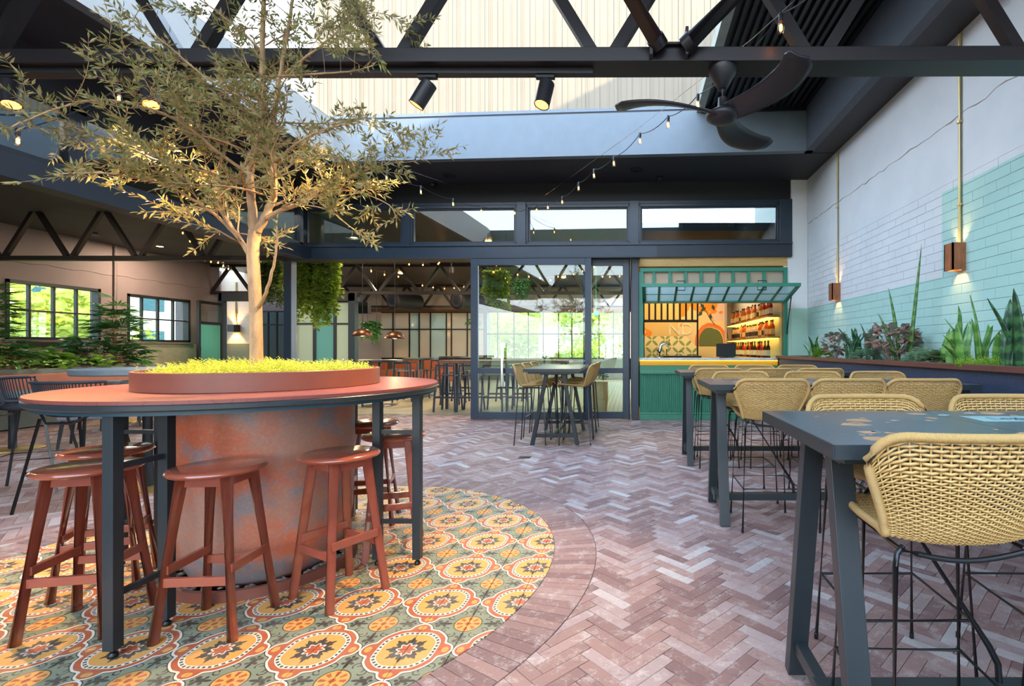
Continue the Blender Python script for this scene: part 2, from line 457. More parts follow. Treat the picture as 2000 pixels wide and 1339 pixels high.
def thing(name, label, cat, loc=(0, 0, 0), rz=0, group=None, kind=None):
    o = bpy.data.objects.new(name, None); COL.objects.link(o); o.empty_display_size = .1
    o.matrix_world = CUR[0]@Matrix.Translation(loc)@Matrix.Rotation(rz, 4, 'Z')
    return tag(o, label, cat, group, kind)
KIDS = {}
def dup(root, loc, rz, label, group=None):
    r = root.copy(); COL.objects.link(r); r.matrix_world = CUR[0]@Matrix.Translation(loc)@Matrix.Rotation(rz, 4, 'Z')
    r['label'] = label
    if group: r['group'] = group
    if root not in KIDS: KIDS[root] = [(c, list(c.children)) for c in root.children]
    for ch, gs in KIDS[root]:
        c = ch.copy(); COL.objects.link(c); c.parent = r
        for g_ in gs:
            d = g_.copy(); COL.objects.link(d); d.parent = c
    return r
def lamp(kind, loc, energy, color=(1, .72, .42), size=.05, aim=None, angle=70, blend=.6, name='light'):
    l = bpy.data.lights.new(name, kind); l.energy = energy; l.color = color
    if kind == 'AREA': l.size = size
    else: l.shadow_soft_size = size
    o = bpy.data.objects.new(name, l); COL.objects.link(o); o.location = loc
    if kind == 'SPOT': l.spot_size = math.radians(angle); l.spot_blend = blend
    if aim is not None: o.rotation_euler = (Vector(aim)-Vector(loc)).to_track_quat('-Z', 'Y').to_euler()
    return o
def in_view(x, y, z, m=60):
    if y < .4: return False
    px = VX+x/y*F; py = VY-(z-H)/y*F; return -m < px < 2000+m and -m < py < 1339+m
sc.cycles.use_denoising = True

# ================================================================ SETTING
TH = math.radians(2.0)
FM = Matrix.Translation((0, 9.1, 0))@Matrix.Rotation(-TH, 4, 'Z')
ID = Matrix.Identity(4)
def fx(px, yl=0):
    k = (px-VX)/F; D0 = 9.1+yl
    return D0*k/(math.cos(TH)+k*math.sin(TH))
def fz(px, py, yl=0):
    D = 9.1+yl-fx(px, yl)*math.sin(TH); return H-(py-VY)*D/F
XW, XL = 3.2, -13.0
CX, CY, RT, RB = -2.19, 2.97, 1.70, 1.97      # tile circle centre, radius, outer radius of its brick ring

# ---- floor: slab, pavers, tile circle
floor = B().box(-16, 6, -8, 9.75, -.3, -.006).build('floor', grout)
tag(floor, 'brown herringbone brick paving of the courtyard with a round patterned tile inset', 'floor', kind='structure')
gar = B().box(-60, 60, -60, 70, -.45, -.31).build('ground', grass_m); tag(gar, 'ground outside the building', 'ground', kind='structure')
ifl = B().box(-16, 6, 9.75, 22, -.3, -.002).build('floor_inside', top_m)
g = NT('inside_tile'); x_, y_, z_ = g.xyz()
cell = ((x_/.2).fract()-.5).abs().max(((y_/.2).fract()-.5).abs())
wv = ((x_*31.4).sin()*(y_*31.4).sin()).abs()
g.set(g.mix(cell.gt(.485), g.mix(wv.gt(.35), (120, 118, 92), (160, 150, 118)), (90, 84, 70)), .4)
ifl.data.materials[0] = g.m
tag(ifl, 'small patterned floor tiles inside beyond the glass doors', 'floor', kind='structure')

def clip(poly, nx, ny, c):
    """keep nx*x+ny*y <= c"""
    out = []
    for i in range(len(poly)):
        p, q = poly[i], poly[(i+1) % len(poly)]; a = nx*p[0]+ny*p[1]-c; b = nx*q[0]+ny*q[1]-c
        if a <= 0: out.append(p)
        if (a < 0 < b) or (b < 0 < a):
            t = a/(a-b); out.append((p[0]+(q[0]-p[0])*t, p[1]+(q[1]-p[1])*t))
    return out
pieces = []       # (score, poly, tint)
W_, G_ = .0625, .0018
c45 = math.cos(PI/4)
def rot45(p): return ((p[0]-p[1])*c45, (p[0]+p[1])*c45+4)
rb = random.Random(3)
def add_piece(poly, tint):
    cx = sum(p[0] for p in poly)/len(poly); cy = sum(p[1] for p in poly)/len(poly)
    sc_ = 1/cy**3*len(poly)**0 if in_view(cx, cy, 0, 30) else 0
    pieces.append((sc_, poly, tint, (cx, cy)))
for bb in range(-260, 260):
    for m in range(-70, 70):
        for vert in (0, 1):
            if vert:
                cc = bb; d0 = cc-7+8*m; q = [(cc, d0), (cc+1, d0), (cc+1, d0+4), (cc, d0+4)]
            else:
                a0 = bb+8*m; q = [(a0, bb), (a0+4, bb), (a0+4, bb+1), (a0, bb+1)]
            ctr = rot45(((q[0][0]+q[2][0])/2*W_, (q[0][1]+q[2][1])/2*W_))
            if not (-12.9 < ctr[0] < 2.75 and .55 < ctr[1] < 9.62): continue
            if not in_view(ctr[0], ctr[1], 0, 700): continue
            x0, y0, x1, y1 = q[0][0]*W_+G_/2, q[0][1]*W_+G_/2, q[2][0]*W_-G_/2, q[2][1]*W_-G_/2
            poly = [rot45(p) for p in ((x0, y0), (x1, y0), (x1, y1), (x0, y1))]
            dx, dy = ctr[0]-CX, ctr[1]-CY; r = math.hypot(dx, dy)
            if r < RB+.16:
                nx, ny = dx/r, dy/r
                poly = clip(poly, -nx, -ny, -(nx*CX+ny*CY+RB+G_))
                if len(poly) < 3: continue
            add_piece(poly, rb.random()**1.1)
nr = 190
for i in range(nr):
    t0, t1 = 2*PI*i/nr+.0007, 2*PI*(i+1)/nr-.0007
    poly = [(CX+r*math.cos(t), CY+r*math.sin(t)) for r, t in ((RT+.004, t0), (RB-.002, t0), (RB-.002, t1), (RT+.004, t1))]
    if poly[0][1] > .5: add_piece(poly, rb.random()*.6)
pieces.sort(key=lambda p: -p[0])
field = B(); tints = []
for i, (s_, poly, t, c) in enumerate(pieces):
    dz = rb.uniform(-.0009, .0006)
    if i < 300:
        b = B().prism([(p[0]-c[0], p[1]-c[1]) for p in poly], -.01, dz, .0016)
        o = b.build('brick', brick_m, floor); o.location = (c[0], c[1], 0); o['tint_o'] = t
    else:
        n0 = len(field.v); field.prism(poly, -.008, dz, .0016 if c[1] < 4 else 0); tints += [t]*(len(field.v)-n0)
fo = field.build('paver_bricks', brick_m, floor, kind='stuff')
a_ = fo.data.attributes.new('tint', 'FLOAT', 'POINT'); a_.data.foreach_set('value', tints)
circ = [(math.cos(2*PI*i/56), math.sin(2*PI*i/56)) for i in range(56)]
nt_ = 0
for i in range(-10, 11):
    for j in range(-10, 11):
        x0, y0 = -1.375+i*.2-.8, 2.127+j*.2+.8; g_ = .0012
        poly = [(x0+g_, y0+g_), (x0+.2-g_, y0+g_), (x0+.2-g_, y0+.2-g_), (x0+g_, y0+.2-g_)]
        if min(math.hypot(p[0]-CX, p[1]-CY) for p in poly) > RT: continue
        if max(math.hypot(p[0]-CX, p[1]-CY) for p in poly) < .30: continue
        if max(math.hypot(p[0]-CX, p[1]-CY) for p in poly) > RT-.001:
            for nx, ny in circ:
                poly = clip(poly, nx, ny, nx*CX+ny*CY+RT)
                if len(poly) < 3: break
        if len(poly) < 3 or not in_view(sum(p[0] for p in poly)/len(poly), max(.5, sum(p[1] for p in poly)/len(poly)), 0, 700): continue
        c = poly[0]
        o = B().prism([(p[0]-c[0], p[1]-c[1]) for p in poly], -.01, rb.uniform(-.0004, .0003), .0008).build('tile', tile_m, floor); o.location = (c[0], c[1], 0)
dr = B().box(-.07, .07, -.06, .06, -.01, .002).build('floor_drain', dark); dr.location = onz(1025, 893, 0); tag(dr, 'small square dark drain cover set in the brick floor in front of the centre table', 'drain')

# ---- right wall with painted long bricks
wr = B().box(XW+.006, XW+.3, -8, 9.0, -.3, 4.38).build('wall_right', paint('render_white', (214, 218, 224), .65, var=.03, scale=2, bump=.35, bscale=14))
tag(wr, 'white and pale green painted brick wall on the right', 'wall', kind='structure')
rows = []
Lb, Hb = .30, .0945
wp = []
for r in range(0, 20):
    z0 = 1.08+r*Hb
    for k in range(-2, 32):
        y0 = 8.96-(k+.5*(r % 2)+.06*math.sin(r*7.))*Lb
        if y0 < .2: continue
        y1 = min(y0, 8.96); ya = y0-Lb
        wp.append((1/(max(ya, 1)**3) if in_view(XW, (ya+y1)/2, z0, 10) and z0 > 1.1 and (XW/ya*F+VX < 2080) else 0, ya+.0012, y1-.0012, z0+.002, z0+Hb-.002))
wp.sort(key=lambda p: -p[0])
bf = B()
for i, (s_, ya, yb, za, zb) in enumerate(wp):
    d = rb.uniform(-.0015, .001)
    if i < 300:
        o = B().box(d, .012, -(yb-ya)/2, (yb-ya)/2, 0, zb-za).build('brick', wb_m, wr, bevel=.002); o.location = (XW, (ya+yb)/2, za)
    else: bf.box(XW+d, XW+.01, ya, yb, za, zb)
bf.build('wall_bricks', wb_m, wr, kind='stuff')
B().box(XW, XW+.01, -7.9, 8.96, 1.08+20*Hb, 4.379).build('render_coat', wb_m, wr)
pts = [(XW-.001, .6+i*.12, 3.575+.010*math.sin(i*1.7)+rb.uniform(-.012, .012)) for i in range(70)]
B().tube(pts, [.003+.006*rb.random()**2 for _ in pts], 5).build('render_seam', paint('seam', (168, 160, 150), .8), wr)
pr = B().box(X(1545, 8.96), XW+.3, 8.96, 9.3, -.3, 4.38).build('wall_pier', pier_m)
tag(pr, 'painted block pier at the end of the right wall beside the servery', 'wall pier', kind='structure')
pz = B().tube([(XW-.004, 8.93, .9), (XW-.004, 8.93, 4.36)], .012, 8).build('pier_pipe', paint('pipe_white', (205, 210, 214), .5)); tag(pz, 'thin white painted pipe running up the inner corner of the pier', 'pipe')
nb = B().box(XW+.3, XW+.6, -14, 14, 4.3, 8.45).build('wall_parapet', extm); tag(nb, 'tall neighbouring wall above the right wall', 'wall', kind='structure')

# ---- ceiling with skylight well
ZC, ZT = 4.38, 5.05
WX0, WX1, WY0, WY1 = -5.03, 2.83, 2.9, 8.0
ce = B().box(WX1, 3.6, -8, 7.72, ZC, ZC+.05)
ce.box(-6.25, WX0, -8, 9.3, ZC, ZC+.05).box(WX0, WX1, .4, WY0, ZC, ZC+.05).box(WX0, WX1, -8, -7, ZC, ZC+.05).add([(WX0, 8.22, ZC), (3.6, 7.72, ZC), (3.6, 9.2, ZC), (WX0, 9.5, ZC), (WX0, 8.22, ZC+.05), (3.6, 7.72, ZC+.05), (3.6, 9.2, ZC+.05), (WX0, 9.5, ZC+.05)], [(3, 2, 1, 0), (4, 5, 6, 7), (0, 1, 5, 4), (1, 2, 6, 5), (2, 3, 7, 6), (3, 0, 4, 7)])
ce = ce.build('ceiling', ceil_m); tag(ce, 'charcoal painted ceiling around the skylight opening', 'ceiling', kind='structure')
def bulk(name, p, q, mat, label):
    p, q = Vector(p), Vector(q); n_ = Vector((-(q-p).y, (q-p).x)).normalized()*.12
    b = B().prism([(p.x, p.y), (q.x, q.y), (q.x+n_.x, q.y+n_.y), (p.x+n_.x, p.y+n_.y)], ZC, ZT)
    o = b.build(name, mat); tag(o, label, 'bulkhead', kind='structure'); return o
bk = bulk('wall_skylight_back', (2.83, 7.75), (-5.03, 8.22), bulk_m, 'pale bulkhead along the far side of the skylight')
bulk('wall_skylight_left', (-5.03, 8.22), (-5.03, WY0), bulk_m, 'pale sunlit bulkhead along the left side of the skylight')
bulk('wall_skylight_right', (2.83, WY0), (2.83, 7.75), bulkd, 'bulkhead along the right side of the skylight, coloured darker for shade')
bulk('wall_skylight_front', (-5.03, WY0), (2.83, WY0), bulkd, 'shade-coloured bulkhead behind the camera at the near end of the skylight')
bulk('wall_skylight_added', (WX0, .4), (WX1, .4), bulkd, 'bulkhead of an added, unseen second skylight letting light in above the camera')  # unseen second opening added overhead to light the foreground
bulk('wall_skylight_added_rear', (WX0, -7), (WX1, -7), bulkd, 'rear bulkhead of the added, unseen second skylight behind the camera')
def lineY(x, off=0): return 8.22-(x+5.03)*(.47/7.86)+off
tr = B()
for z0, z1, off in ((5.05, 5.10, -.02), (5.13, 5.18, -.02)):
    tr.add([(x, lineY(x, o_), z) for z in (z0, z1) for o_ in (off, off+.25) for x in (-5.1, 1.1)], [(0, 2, 3, 1), (4, 5, 7, 6), (0, 1, 5, 4), (2, 6, 7, 3), (0, 4, 6, 2), (1, 3, 7, 5)])
tr = tr.build('skylight_kerb', bulk_m); tag(tr, 'white double kerb rail on top of the far skylight bulkhead', 'rail', kind='structure')
tb = B().add([(x, lineY(x, o_), z) for z in (5.10, 5.13) for o_ in (-.01, .2) for x in (-5.1, 1.1)], [(0, 2, 3, 1), (4, 5, 7, 6), (0, 1, 5, 4), (2, 6, 7, 3), (0, 4, 6, 2), (1, 3, 7, 5)]).build('trim_skylight', dark); tag(tb, 'black seal line along the skylight kerb', 'trim', kind='structure')
lw = B().box(-5.2, -5.03, WY0, 8.3, 5.05, 5.15).build('trim_skylight_left', dark); tag(lw, 'dark flashing on top of the left skylight bulkhead', 'trim', kind='structure')
# cream ribbed cladding of the upper storey seen through the skylight
cl = B().box(-6.08, 6, 9.45, 9.7, 4.5, 10).build('wall_upper_cladding', clad_m); tag(cl, 'cream ribbed metal cladding of the upper storey seen through the skylight', 'cladding', kind='structure')
xx = -6.03; k_ = 0
while xx < 4:
    wd = (.022, .06, .022, .09)[k_ % 4]
    B().box(xx, xx+wd, 9.436 if wd > .05 else 9.442, 9.46, 4.5, 10).build('cladding_rib', clad_m, cl); xx += wd+(.10, .045, .12, .16)[k_ % 4]; k_ += 1
# dark folded roof sheet over the right part of the well, one part per rib
rf = B().box(1.12, 3.1, WY0-.2, 7.86, 5.12, 5.16).build('roof_sheet', rib_m); tag(rf, 'black ribbed roof sheet over the right side of the skylight', 'roof', kind='structure')
for i in range(19):
    x0 = 1.14+i*.095
    B().box(x0, x0+.045, WY0, 7.84-(x0-1.1)*.03, 5.055, 5.121).build('roof_rib', rib_m, rf)
ef = B().box(1.02, 1.13, WY0, 7.95, 5.02, 5.2).build('roof_edge', paint('edge_greygreen', (150, 160, 152), .5), rf)
B().box(1.1, 2.83, 7.62, 7.82, 5.0, 5.12).build('roof_gutter', rib_m, rf)

# ---- front facade (servery and sliding doors), built in its own slightly turned frame
CUR[0] = FM
xb0, xb1 = fx(568), fx(1545)
fu = B().box(xb0-.3, xb1, .0, .25, 4.02, 4.6).build('wall_front_upper', dark); tag(fu, 'black wall band above the clerestory windows', 'wall', kind='structure')
bm = B().box(xb0, xb1, -.08, .22, 2.975, 3.215).build('trim_transom_beam', navy, bevel=.006); tag(bm, 'slate blue steel beam over the doors and servery', 'beam', kind='structure')
B().box(fx(1283), xb1-.01, -.084, -.07, 2.98, 3.21).build('cover_plate', navyd, bm)
B().box(xb0, xb1, -.11, -.05, 3.205, 3.235).build('sill_flashing', navy, bm)
for px in (640, 700, 760, 850, 905, 955, 1060, 1095, 1130, 1160, 1200, 1280, 1330, 1400, 1450):
    x0 = fx(px); B().lathe((x0, -.112, 3.22), [(.006, 0), (.006, .004)], 8, (0, -1, 0)).build('screw_head', dark, bm)
wins = ((592, 790), (800, 1012), (1026, 1232), (1246, 1524))
for i, (a, b) in enumerate(wins):
    t = thing('window_%d' % (i+1), ['dark clerestory window above the hanging ferns at the left of the front wall', 'clerestory window reflecting the skylight corner above the open doorway', 'clerestory window above the large sliding glass door', 'long clerestory window above the green servery'][i], 'window', (0, 0, 0), kind='structure')
    x0, x1 = fx(a), fx(b); zb, zt = 3.235, 3.985
    fr = B()
    for p_, q_, r_, s_ in ((x0, x1, zb, zb+.05), (x0, x1, zt-.06, zt), (x0, x0+.055, zb, zt), (x1-.055, x1, zb, zt)): fr.box(p_, q_, -.02, .09, r_, s_)
    fr.build('window_frame', navy, t, bevel=.004)
    fr = B()
    for p_, q_, r_, s_ in ((x0, x1, zb+.05, zb+.075), (x0, x1, zt-.085, zt-.06), (x0+.055, x0+.08, zb, zt), (x1-.08, x1-.055, zb, zt)): fr.box(p_, q_, .005, .06, r_, s_)
    fr.build('glazing_bead', navyd, t)
    B().box(x0+.06, x1-.06, .03, .036, zb+.05, zt-.06).build('window_pane', glass_c, t)
ms = B()
for px, wpx in ((580, 24), (795, 14), (1019, 18), (1239, 18), (1534, 24)):
    x0 = fx(px-wpx/2); x1 = fx(px+wpx/2); ms.box(x0, x1, -.05, .15, 3.235, 4.03)
ms.box(xb0, xb1, -.03, .16, 3.98, 4.03)
ms = ms.build('trim_mullions', navy, bevel=.004); tag(ms, 'slate blue posts between the clerestory windows', 'mullions', kind='structure')
pp = thing('steel_post', 'navy steel post under the left end of the beam beside the olive tree trunk', 'post', (fx(563), .05, 0))
B().box(-.075, .075, -.075, .075, 0, 2.975).build('post_shaft', navy, pp, bevel=.006); B().box(-.12, .12, -.12, .12, 0, .012).build('base_plate', navyd, pp)
pp = thing('steel_post', 'slate blue door jamb post between the sliding doors and the green servery', 'post', (fx(1240), -.02, 0))
B().box(-.055, .07, -.08, .1, 0, 2.975).build('post_shaft', navy, pp, bevel=.006); B().box(-.12, -.09, -.03, .05, 0, 2.975).build('door_guide', navyd, pp)

def sliding(name, a, b, yl, label, handle=None):
    x0, x1 = fx(a, yl), fx(b, yl); zt = 2.945
    t = thing(name, label, 'door', (0, 0, 0), kind='structure')
    st = .135
    B().box(x0, x0+st, yl-.03, yl+.03, .02, zt).build('door_stile', navy, t, bevel=.004)
    B().box(x1-st+.02, x1, yl-.03, yl+.03, .02, zt).build('door_stile', navy, t, bevel=.004)
    for z0, z1, nm in ((.02, .15, 'bottom_rail'), (.855, .95, 'middle_rail'), (zt-.12, zt, 'top_rail')):
        B().box(x0+st, x1-st+.02, yl-.028, yl+.028, z0, z1).build(nm, navy, t, bevel=.003)
    for z0, z1 in ((.14, .86), (.94, zt-.11)):
        B().box(x0+st-.01, x1-st+.03, yl-.004, yl+.004, z0, z1).build('door_pane', glass_m, t)
    if handle:
        xh = fx(handle, yl-.06)
        h = B().box(xh-.022, xh+.022, yl-.115, yl-.09, .62, 1.40).build('door_handle', chrome, t, bevel=.004)
        for z in (.66, 1.36): B().box(xh-.03, xh+.03, yl-.095, yl-.005, z-.04, z+.04).build('handle_bracket', chrome, h)
sliding('door_1', 921, 1156, -.22, 'large sliding glass door with a long steel pull handle', 983)
sliding('door_2', 1140, 1229, -.08, 'narrow sliding glass door leaf behind the large one beside the servery')
tk = B().box(xb0+.1, fx(1250), -.26, .1, 2.945, 2.976).build('trim_door_track', navyd); tag(tk, 'dark sliding door track under the beam', 'track', kind='structure')

# servery
sx0, sx1 = fx(1250), fx(1537)
sh = B().box(sx0-.05, sx1, -.03, .16, fz(1400, 521)+.01, 2.975).build('trim_timber_header', ply); tag(sh, 'pale timber header board above the green servery window', 'header', kind='structure')
zt0 = fz(1400, 523)
sf = thing('servery_window', 'green framed servery window with a row of small upper panes', 'window', kind='structure')
sf.name = 'window_5'
B().box(sx0, sx1, -.04, .10, zt0-.07, zt0).build('top_rail', green, sf, bevel=.004)
B().box(sx0-.06, sx0+.07, -.04, .10, 1.14, zt0-.07).build('side_jamb', green, sf, bevel=.004)
B().box(sx1-.07, xb1, -.02, .10, 1.14, 2.97).build('wall_return', pier_m, sf)
B().box(sx1-.07, sx1, -.045, .10, 1.14, zt0-.07).build('side_jamb', green, sf, bevel=.004)
zs = fz(1400, 588)
B().box(sx0, sx1, -.03, .09, zs-.03, zs+.02).build('transom_rail', green, sf, bevel=.003)
for px in (1277, 1308, 1339, 1369.5, 1400.5, 1431, 1461.5, 1492):
    x0 = fx(px); B().box(x0-.026, x0+.026, -.03, .05, zs, zt0-.05).build('glazing_bar', green, sf)
e_ = [sx0+.06]+[fx(px) for px in (1277, 1308, 1339, 1369.5, 1400.5, 1431, 1461.5, 1492)]+[sx1-.06]
for i in range(9): B().box(e_[i]+.01, e_[i+1]-.01, .01, .016, zs+.01, zt0-.06).build('window_pane', frost_w, sf)
# lifted awning sash
aw = thing('awning_sash', 'green glazed servery sash propped open above the counter', 'awning window', (0, -.04, zs-.01))
yn, zn = -.84, fz(1400, 557, -.84)-(zs-.01)
xa, xc = sx0+.05, sx1-.02
def AP(x, t, dz=0): return Vector((x, yn*t, zn*t+dz))
for nm, x in (('side_rail', xa+.03), ('side_rail', xc-.03)): B().bar(AP(x, 0), AP(x, 1), .06, .05).build(nm, green, aw)
B().bar(AP(xa, 1), AP(xc, 1), .05, .055).build('outer_rail', green, aw); B().bar(AP(xa, 0.02), AP(xc, .02), .05, .05).build('inner_rail', green, aw)
for i in range(1, 9):
    x = xa+(xc-xa)*(i/9.); B().bar(AP(x, .03), AP(x, .98), .035, .03).build('glazing_bar', green, aw)
B().bar(AP(xa, .48), AP(xc, .48), .015, .02).build('cross_bar', green, aw)
for i in range(9):
    for a, b in ((.03, .47), (.49, .97)):
        x0, x1 = xa+(xc-xa)*i/9+.012, xa+(xc-xa)*(i+1)/9-.012
        B().add([AP(x0, a), AP(x1, a), AP(x1, b), AP(x0, b)], [(0, 1, 2, 3)]).build('window_pane', frost_a, aw)
for px in (1333, 1491):
    x = fx(px, -.84); h = B().tube([AP(x-.07, .97, -.0), AP(x-.07, .97, -.075), AP(x+.07, .97, -.075), AP(x+.07, .97, 0)], .008, 6)
    h.tube([AP(x-.07, 1.0, 0), AP(x-.07, 1.0, .07), AP(x+.07, 1.0, .07), AP(x+.07, 1.0, 0)], .008, 6)
    h.build('sash_handle', dark, aw)
for x in (xa+.02, xc+.01):
    B().tube([AP(x, .32), Vector((x, -.02, -.50)), Vector((x, -.01, -.60))], .013, 7).build('gas_strut', dark, aw)
# counter
ct = thing('servery_counter', 'green fluted servery counter with a pale terrazzo top', 'counter', (0, 0, 0))
cx0, cx1, yf = sx0, fx(1522), -.06
B().box(cx0, xb1-.03, yf, .14, 0, 1.0).build('counter_body', greend, ct)
B().box(cx0, cx1, yf-.05, yf, 0, .10).build('kick_board', greend, ct, bevel=.006); B().box(cx0, cx1, yf-.035, yf, .10, .135).build('skirting_moulding', greend, ct, bevel=.01)
nfl = 74
fl = B()
for i in range(nfl):
    x0 = cx0+(cx1-cx0)*i/nfl; wd = (cx1-cx0)/nfl
    fl.lathe((x0+wd/2, yf, .135), [(wd*.42, 0), (wd*.42, .70)], 8)
fl.build('fluted_batten', greend, ct, smooth=.9, kind='stuff')
B().box(cx0, cx1, yf-.04, yf, .835, .90).build('upper_moulding', greend, ct, bevel=.012)
B().box(cx0, cx1, yf-.015, yf+.01, .90, 1.09).build('fascia_board', greend, ct)
B().box(cx0, cx1, yf-.02, yf-.012, 1.0, 1.09).build('painted_fascia', yellow, ct, label='yellow painted strip under the worktop')
B().box(cx0, cx1, yf-.07, yf-.055, 1.082, 1.09).build('led_strip', led_e, ct, label='glowing strip under the worktop edge')
B().box(cx0-.0, xb1-.03, yf-.10, .17, 1.09, 1.135).build('worktop', lightterr, ct, bevel=.004)

# ---- bar room behind the servery
CUR[0] = ID
mural = NT('mural_paint'); x_, y_, z_ = mural.xyz()
n1 = mural.noise(1.1, 3, .6); n2 = mural.noise(2.2, 2, .5)
c = mural.mix(n1.gt(.5), (236, 204, 150), (240, 140, 30))
c = mural.mix((x_*.5+z_*.9+n2*1.2).gt(2.35)*x_.lt(1.2), c, (222, 190, 120))
c = mural.mix(hyp((x_-2.0)*1.1, z_-1.55+n2*.2).lt(.36), c, (96, 106, 50))
c = mural.mix((hyp((x_-2.02)*1.1, z_-1.58+n2*.2)-.40).abs().lt(.055), c, (226, 120, 44))
fu_ = ((x_/.34).fract()-.5)*.34; fv_ = ((z_/.34).fract()-.5)*.34
lf = (hyp((fu_.abs()-.075)+(fv_.abs()-.075), 0).lt(.045))*((fu_.abs()-fv_.abs()).abs().lt(.055))
tl = z_.lt(1.62)*x_.gt(.22)*x_.lt(1.65)*(x_+z_).lt(3.0)
s1_ = (fu_.abs()+fv_.abs())*.707; d1_ = (fu_.abs()-fv_.abs())*.707; lf = (hyp((s1_-.115)/.095, d1_/.034)).lt(1)
c = mural.mix(tl, c, (240, 226, 176)); c = mural.mix(tl*lf, c, (150, 160, 96))
c = mural.mix(z_.lt(1.36)*x_.gt(1.65), c, (222, 196, 138))
c = mural.mix(z_.gt(1.9)*n2.gt(.56)*x_.gt(1.6), c, (226, 196, 180))
mural.set(c, .5)
bw = B().box(.15, 2.36, 12.5, 12.7, 0, 3.6).build('wall_bar_back', mural.m); tag(bw, 'orange and cream leaf mural wall behind the servery', 'wall', kind='structure')
lt = []
def text(s, size, mat, M, parent=None, name='lettering', ext=.002):
    cu = bpy.data.curves.new(name, 'FONT'); cu.body = s; cu.size = size; cu.extrude = ext; cu.align_x = 'CENTER'
    o = bpy.data.objects.new(name, cu); COL.objects.link(o); cu.materials.append(mat); o.matrix_world = M
    dg = bpy.context.evaluated_depsgraph_get(); me = bpy.data.meshes.new_from_object(o.evaluated_get(dg)); bpy.data.objects.remove(o)
    o = bpy.data.objects.new(name, me); COL.objects.link(o)
    if not me.materials: me.materials.append(mat)
    if parent: o.parent = parent
    o.matrix_local = M; return o
text('ND', .42, paint('mural_letter', (246, 232, 200), .5), Matrix.Translation((1.24, 12.492, 1.66))@Matrix.Rotation(PI/2, 4, 'X'), bw)
# painted branch with dark leaves above the screen
lv = B()
for px, py, dx_, dz_ in ((1372, 607, -1, -1.2), (1387, 612, .1, -1), (1368, 592, .6, -.8), (1391, 594, .3, -.9), (1379, 600, -.8, -.5)):
    p = at(px, py, 12.49); lv.leaf(p, (dx_, 0, dz_), .17, .09, up=(0, -1, 0), curl=.02)
lv.tube([at(1366, 590, 12.492), at(1378, 606, 12.492), at(1386, 620, 12.492), at(1396, 634, 12.492)], .006, 5)
lv.build('painted_leaf_branch', paint('mural_teal', (34, 74, 72), .5), bw)
b2 = B().box(2.3, 3.1, 14.6, 14.8, 0, 3.6).box(2.36, 2.42, 12.5, 14.7, 0, 3.6).build('wall_bar_recess', taupe); tag(b2, 'cream wall at the end of the bar bottle shelves', 'wall', kind='structure')
XB = 2.98
br = B().box(XB, XB+.2, 9.3, 14.8, 0, 3.6).build('wall_bar_right', pier_m); tag(br, 'painted brick side wall behind the bar bottle shelves', 'wall', kind='structure')
bl = B().box(-.02, .12, 9.35, 12.7, 0, 3.6).build('wall_bar_left', taupe); tag(bl, 'side wall between the bar and the dining room', 'wall', kind='structure')
bc = B().box(-.02, 3.3, 9.36, 14.8, 3.55, 3.7).build('ceiling_bar', dark); tag(bc, 'ceiling over the bar', 'ceiling', kind='structure')
for x, y in ((.9, 11.0), (1.9, 11.4), (.7, 12.0), (2.6, 12.8)): 
    o = B().lathe((x, y, 3.5), [(.05, 0), (.06, .05)], 16).build('downlight', lamp_e); tag(o, 'recessed round downlight in the bar ceiling', 'downlight', 'bar ceiling downlights')
    lamp('SPOT', (x, y, 3.47), 55, (1, .68, .34), .06, (x, y, 0), 140, .6)
# pass frame with hanging black slats
pf = thing('pass_frame', 'black steel pass frame with a row of hanging slats behind the servery', 'frame', (0, 0, 0))
yp = 11.6; x0, x1 = X(1256, yp), X(1364, yp)
for z0, z1 in ((Z(629, yp), Z(624, yp)), (2.44, 2.5)): B().box(x0, x1, yp, yp+.05, z0, z1).build('rail', dark, pf)
for x in (x0, x1-.035): B().box(x, x+.035, yp, yp+.05, 1.0, 2.5).build('post', dark, pf)
for i in range(1, 9):
    x = x0+(x1-x0)*i/9; B().box(x-.022, x+.022, yp+.005, yp+.03, Z(625, yp), 2.45).build('slat', dark, pf)
# range counter and coffee equipment
kc = B().box(x0+.45, x1+.02, 11.2, 11.75, 1.02, 1.14).build('range_hob', dark, bevel=.01); tag(kc, 'black cooking range with curved pan handles behind the counter', 'hob')
kb = B().box(.13, 2.3, 11.15, 12.45, 0, 1.0).build('back_counter', greend); tag(kb, 'low counter under the mural inside the bar', 'counter')
hn = B().tube([(1.05, 11.4, 1.15), (1.1, 11.4, 1.25), (1.17, 11.4, 1.24), (1.2, 11.4, 1.2)], .008, 6).tube([(1.28, 11.4, 1.16), (1.5, 11.4, 1.165)], .01, 6).build('pan_handles', dark); tag(hn, 'curved black pan handles on the range', 'pan')
tp = thing('beer_tap', 'chrome curved tap fount with black levers on the left of the counter', 'tap', (X(1294, 9.12), 9.12, 1.135))
B().tube([(-.05, 0, 0), (-.06, 0, .12), (-.02, 0, .24), (.05, 0, .27), (.12, 0, .20)], [.04, .036, .03, .024, .02], 10).build('fount', chrome, tp, smooth=.9)
B().lathe((-.05, 0, 0), [(.07, 0), (.07, .015)], 16).build('base', chrome, tp)
for x, z in ((.12, .24), (-.1, .05), (.07, .06)): B().tube([(x, -.02, z), (x+.0, -.03, z+.10)], .012, 7).build('lever', dark, tp)
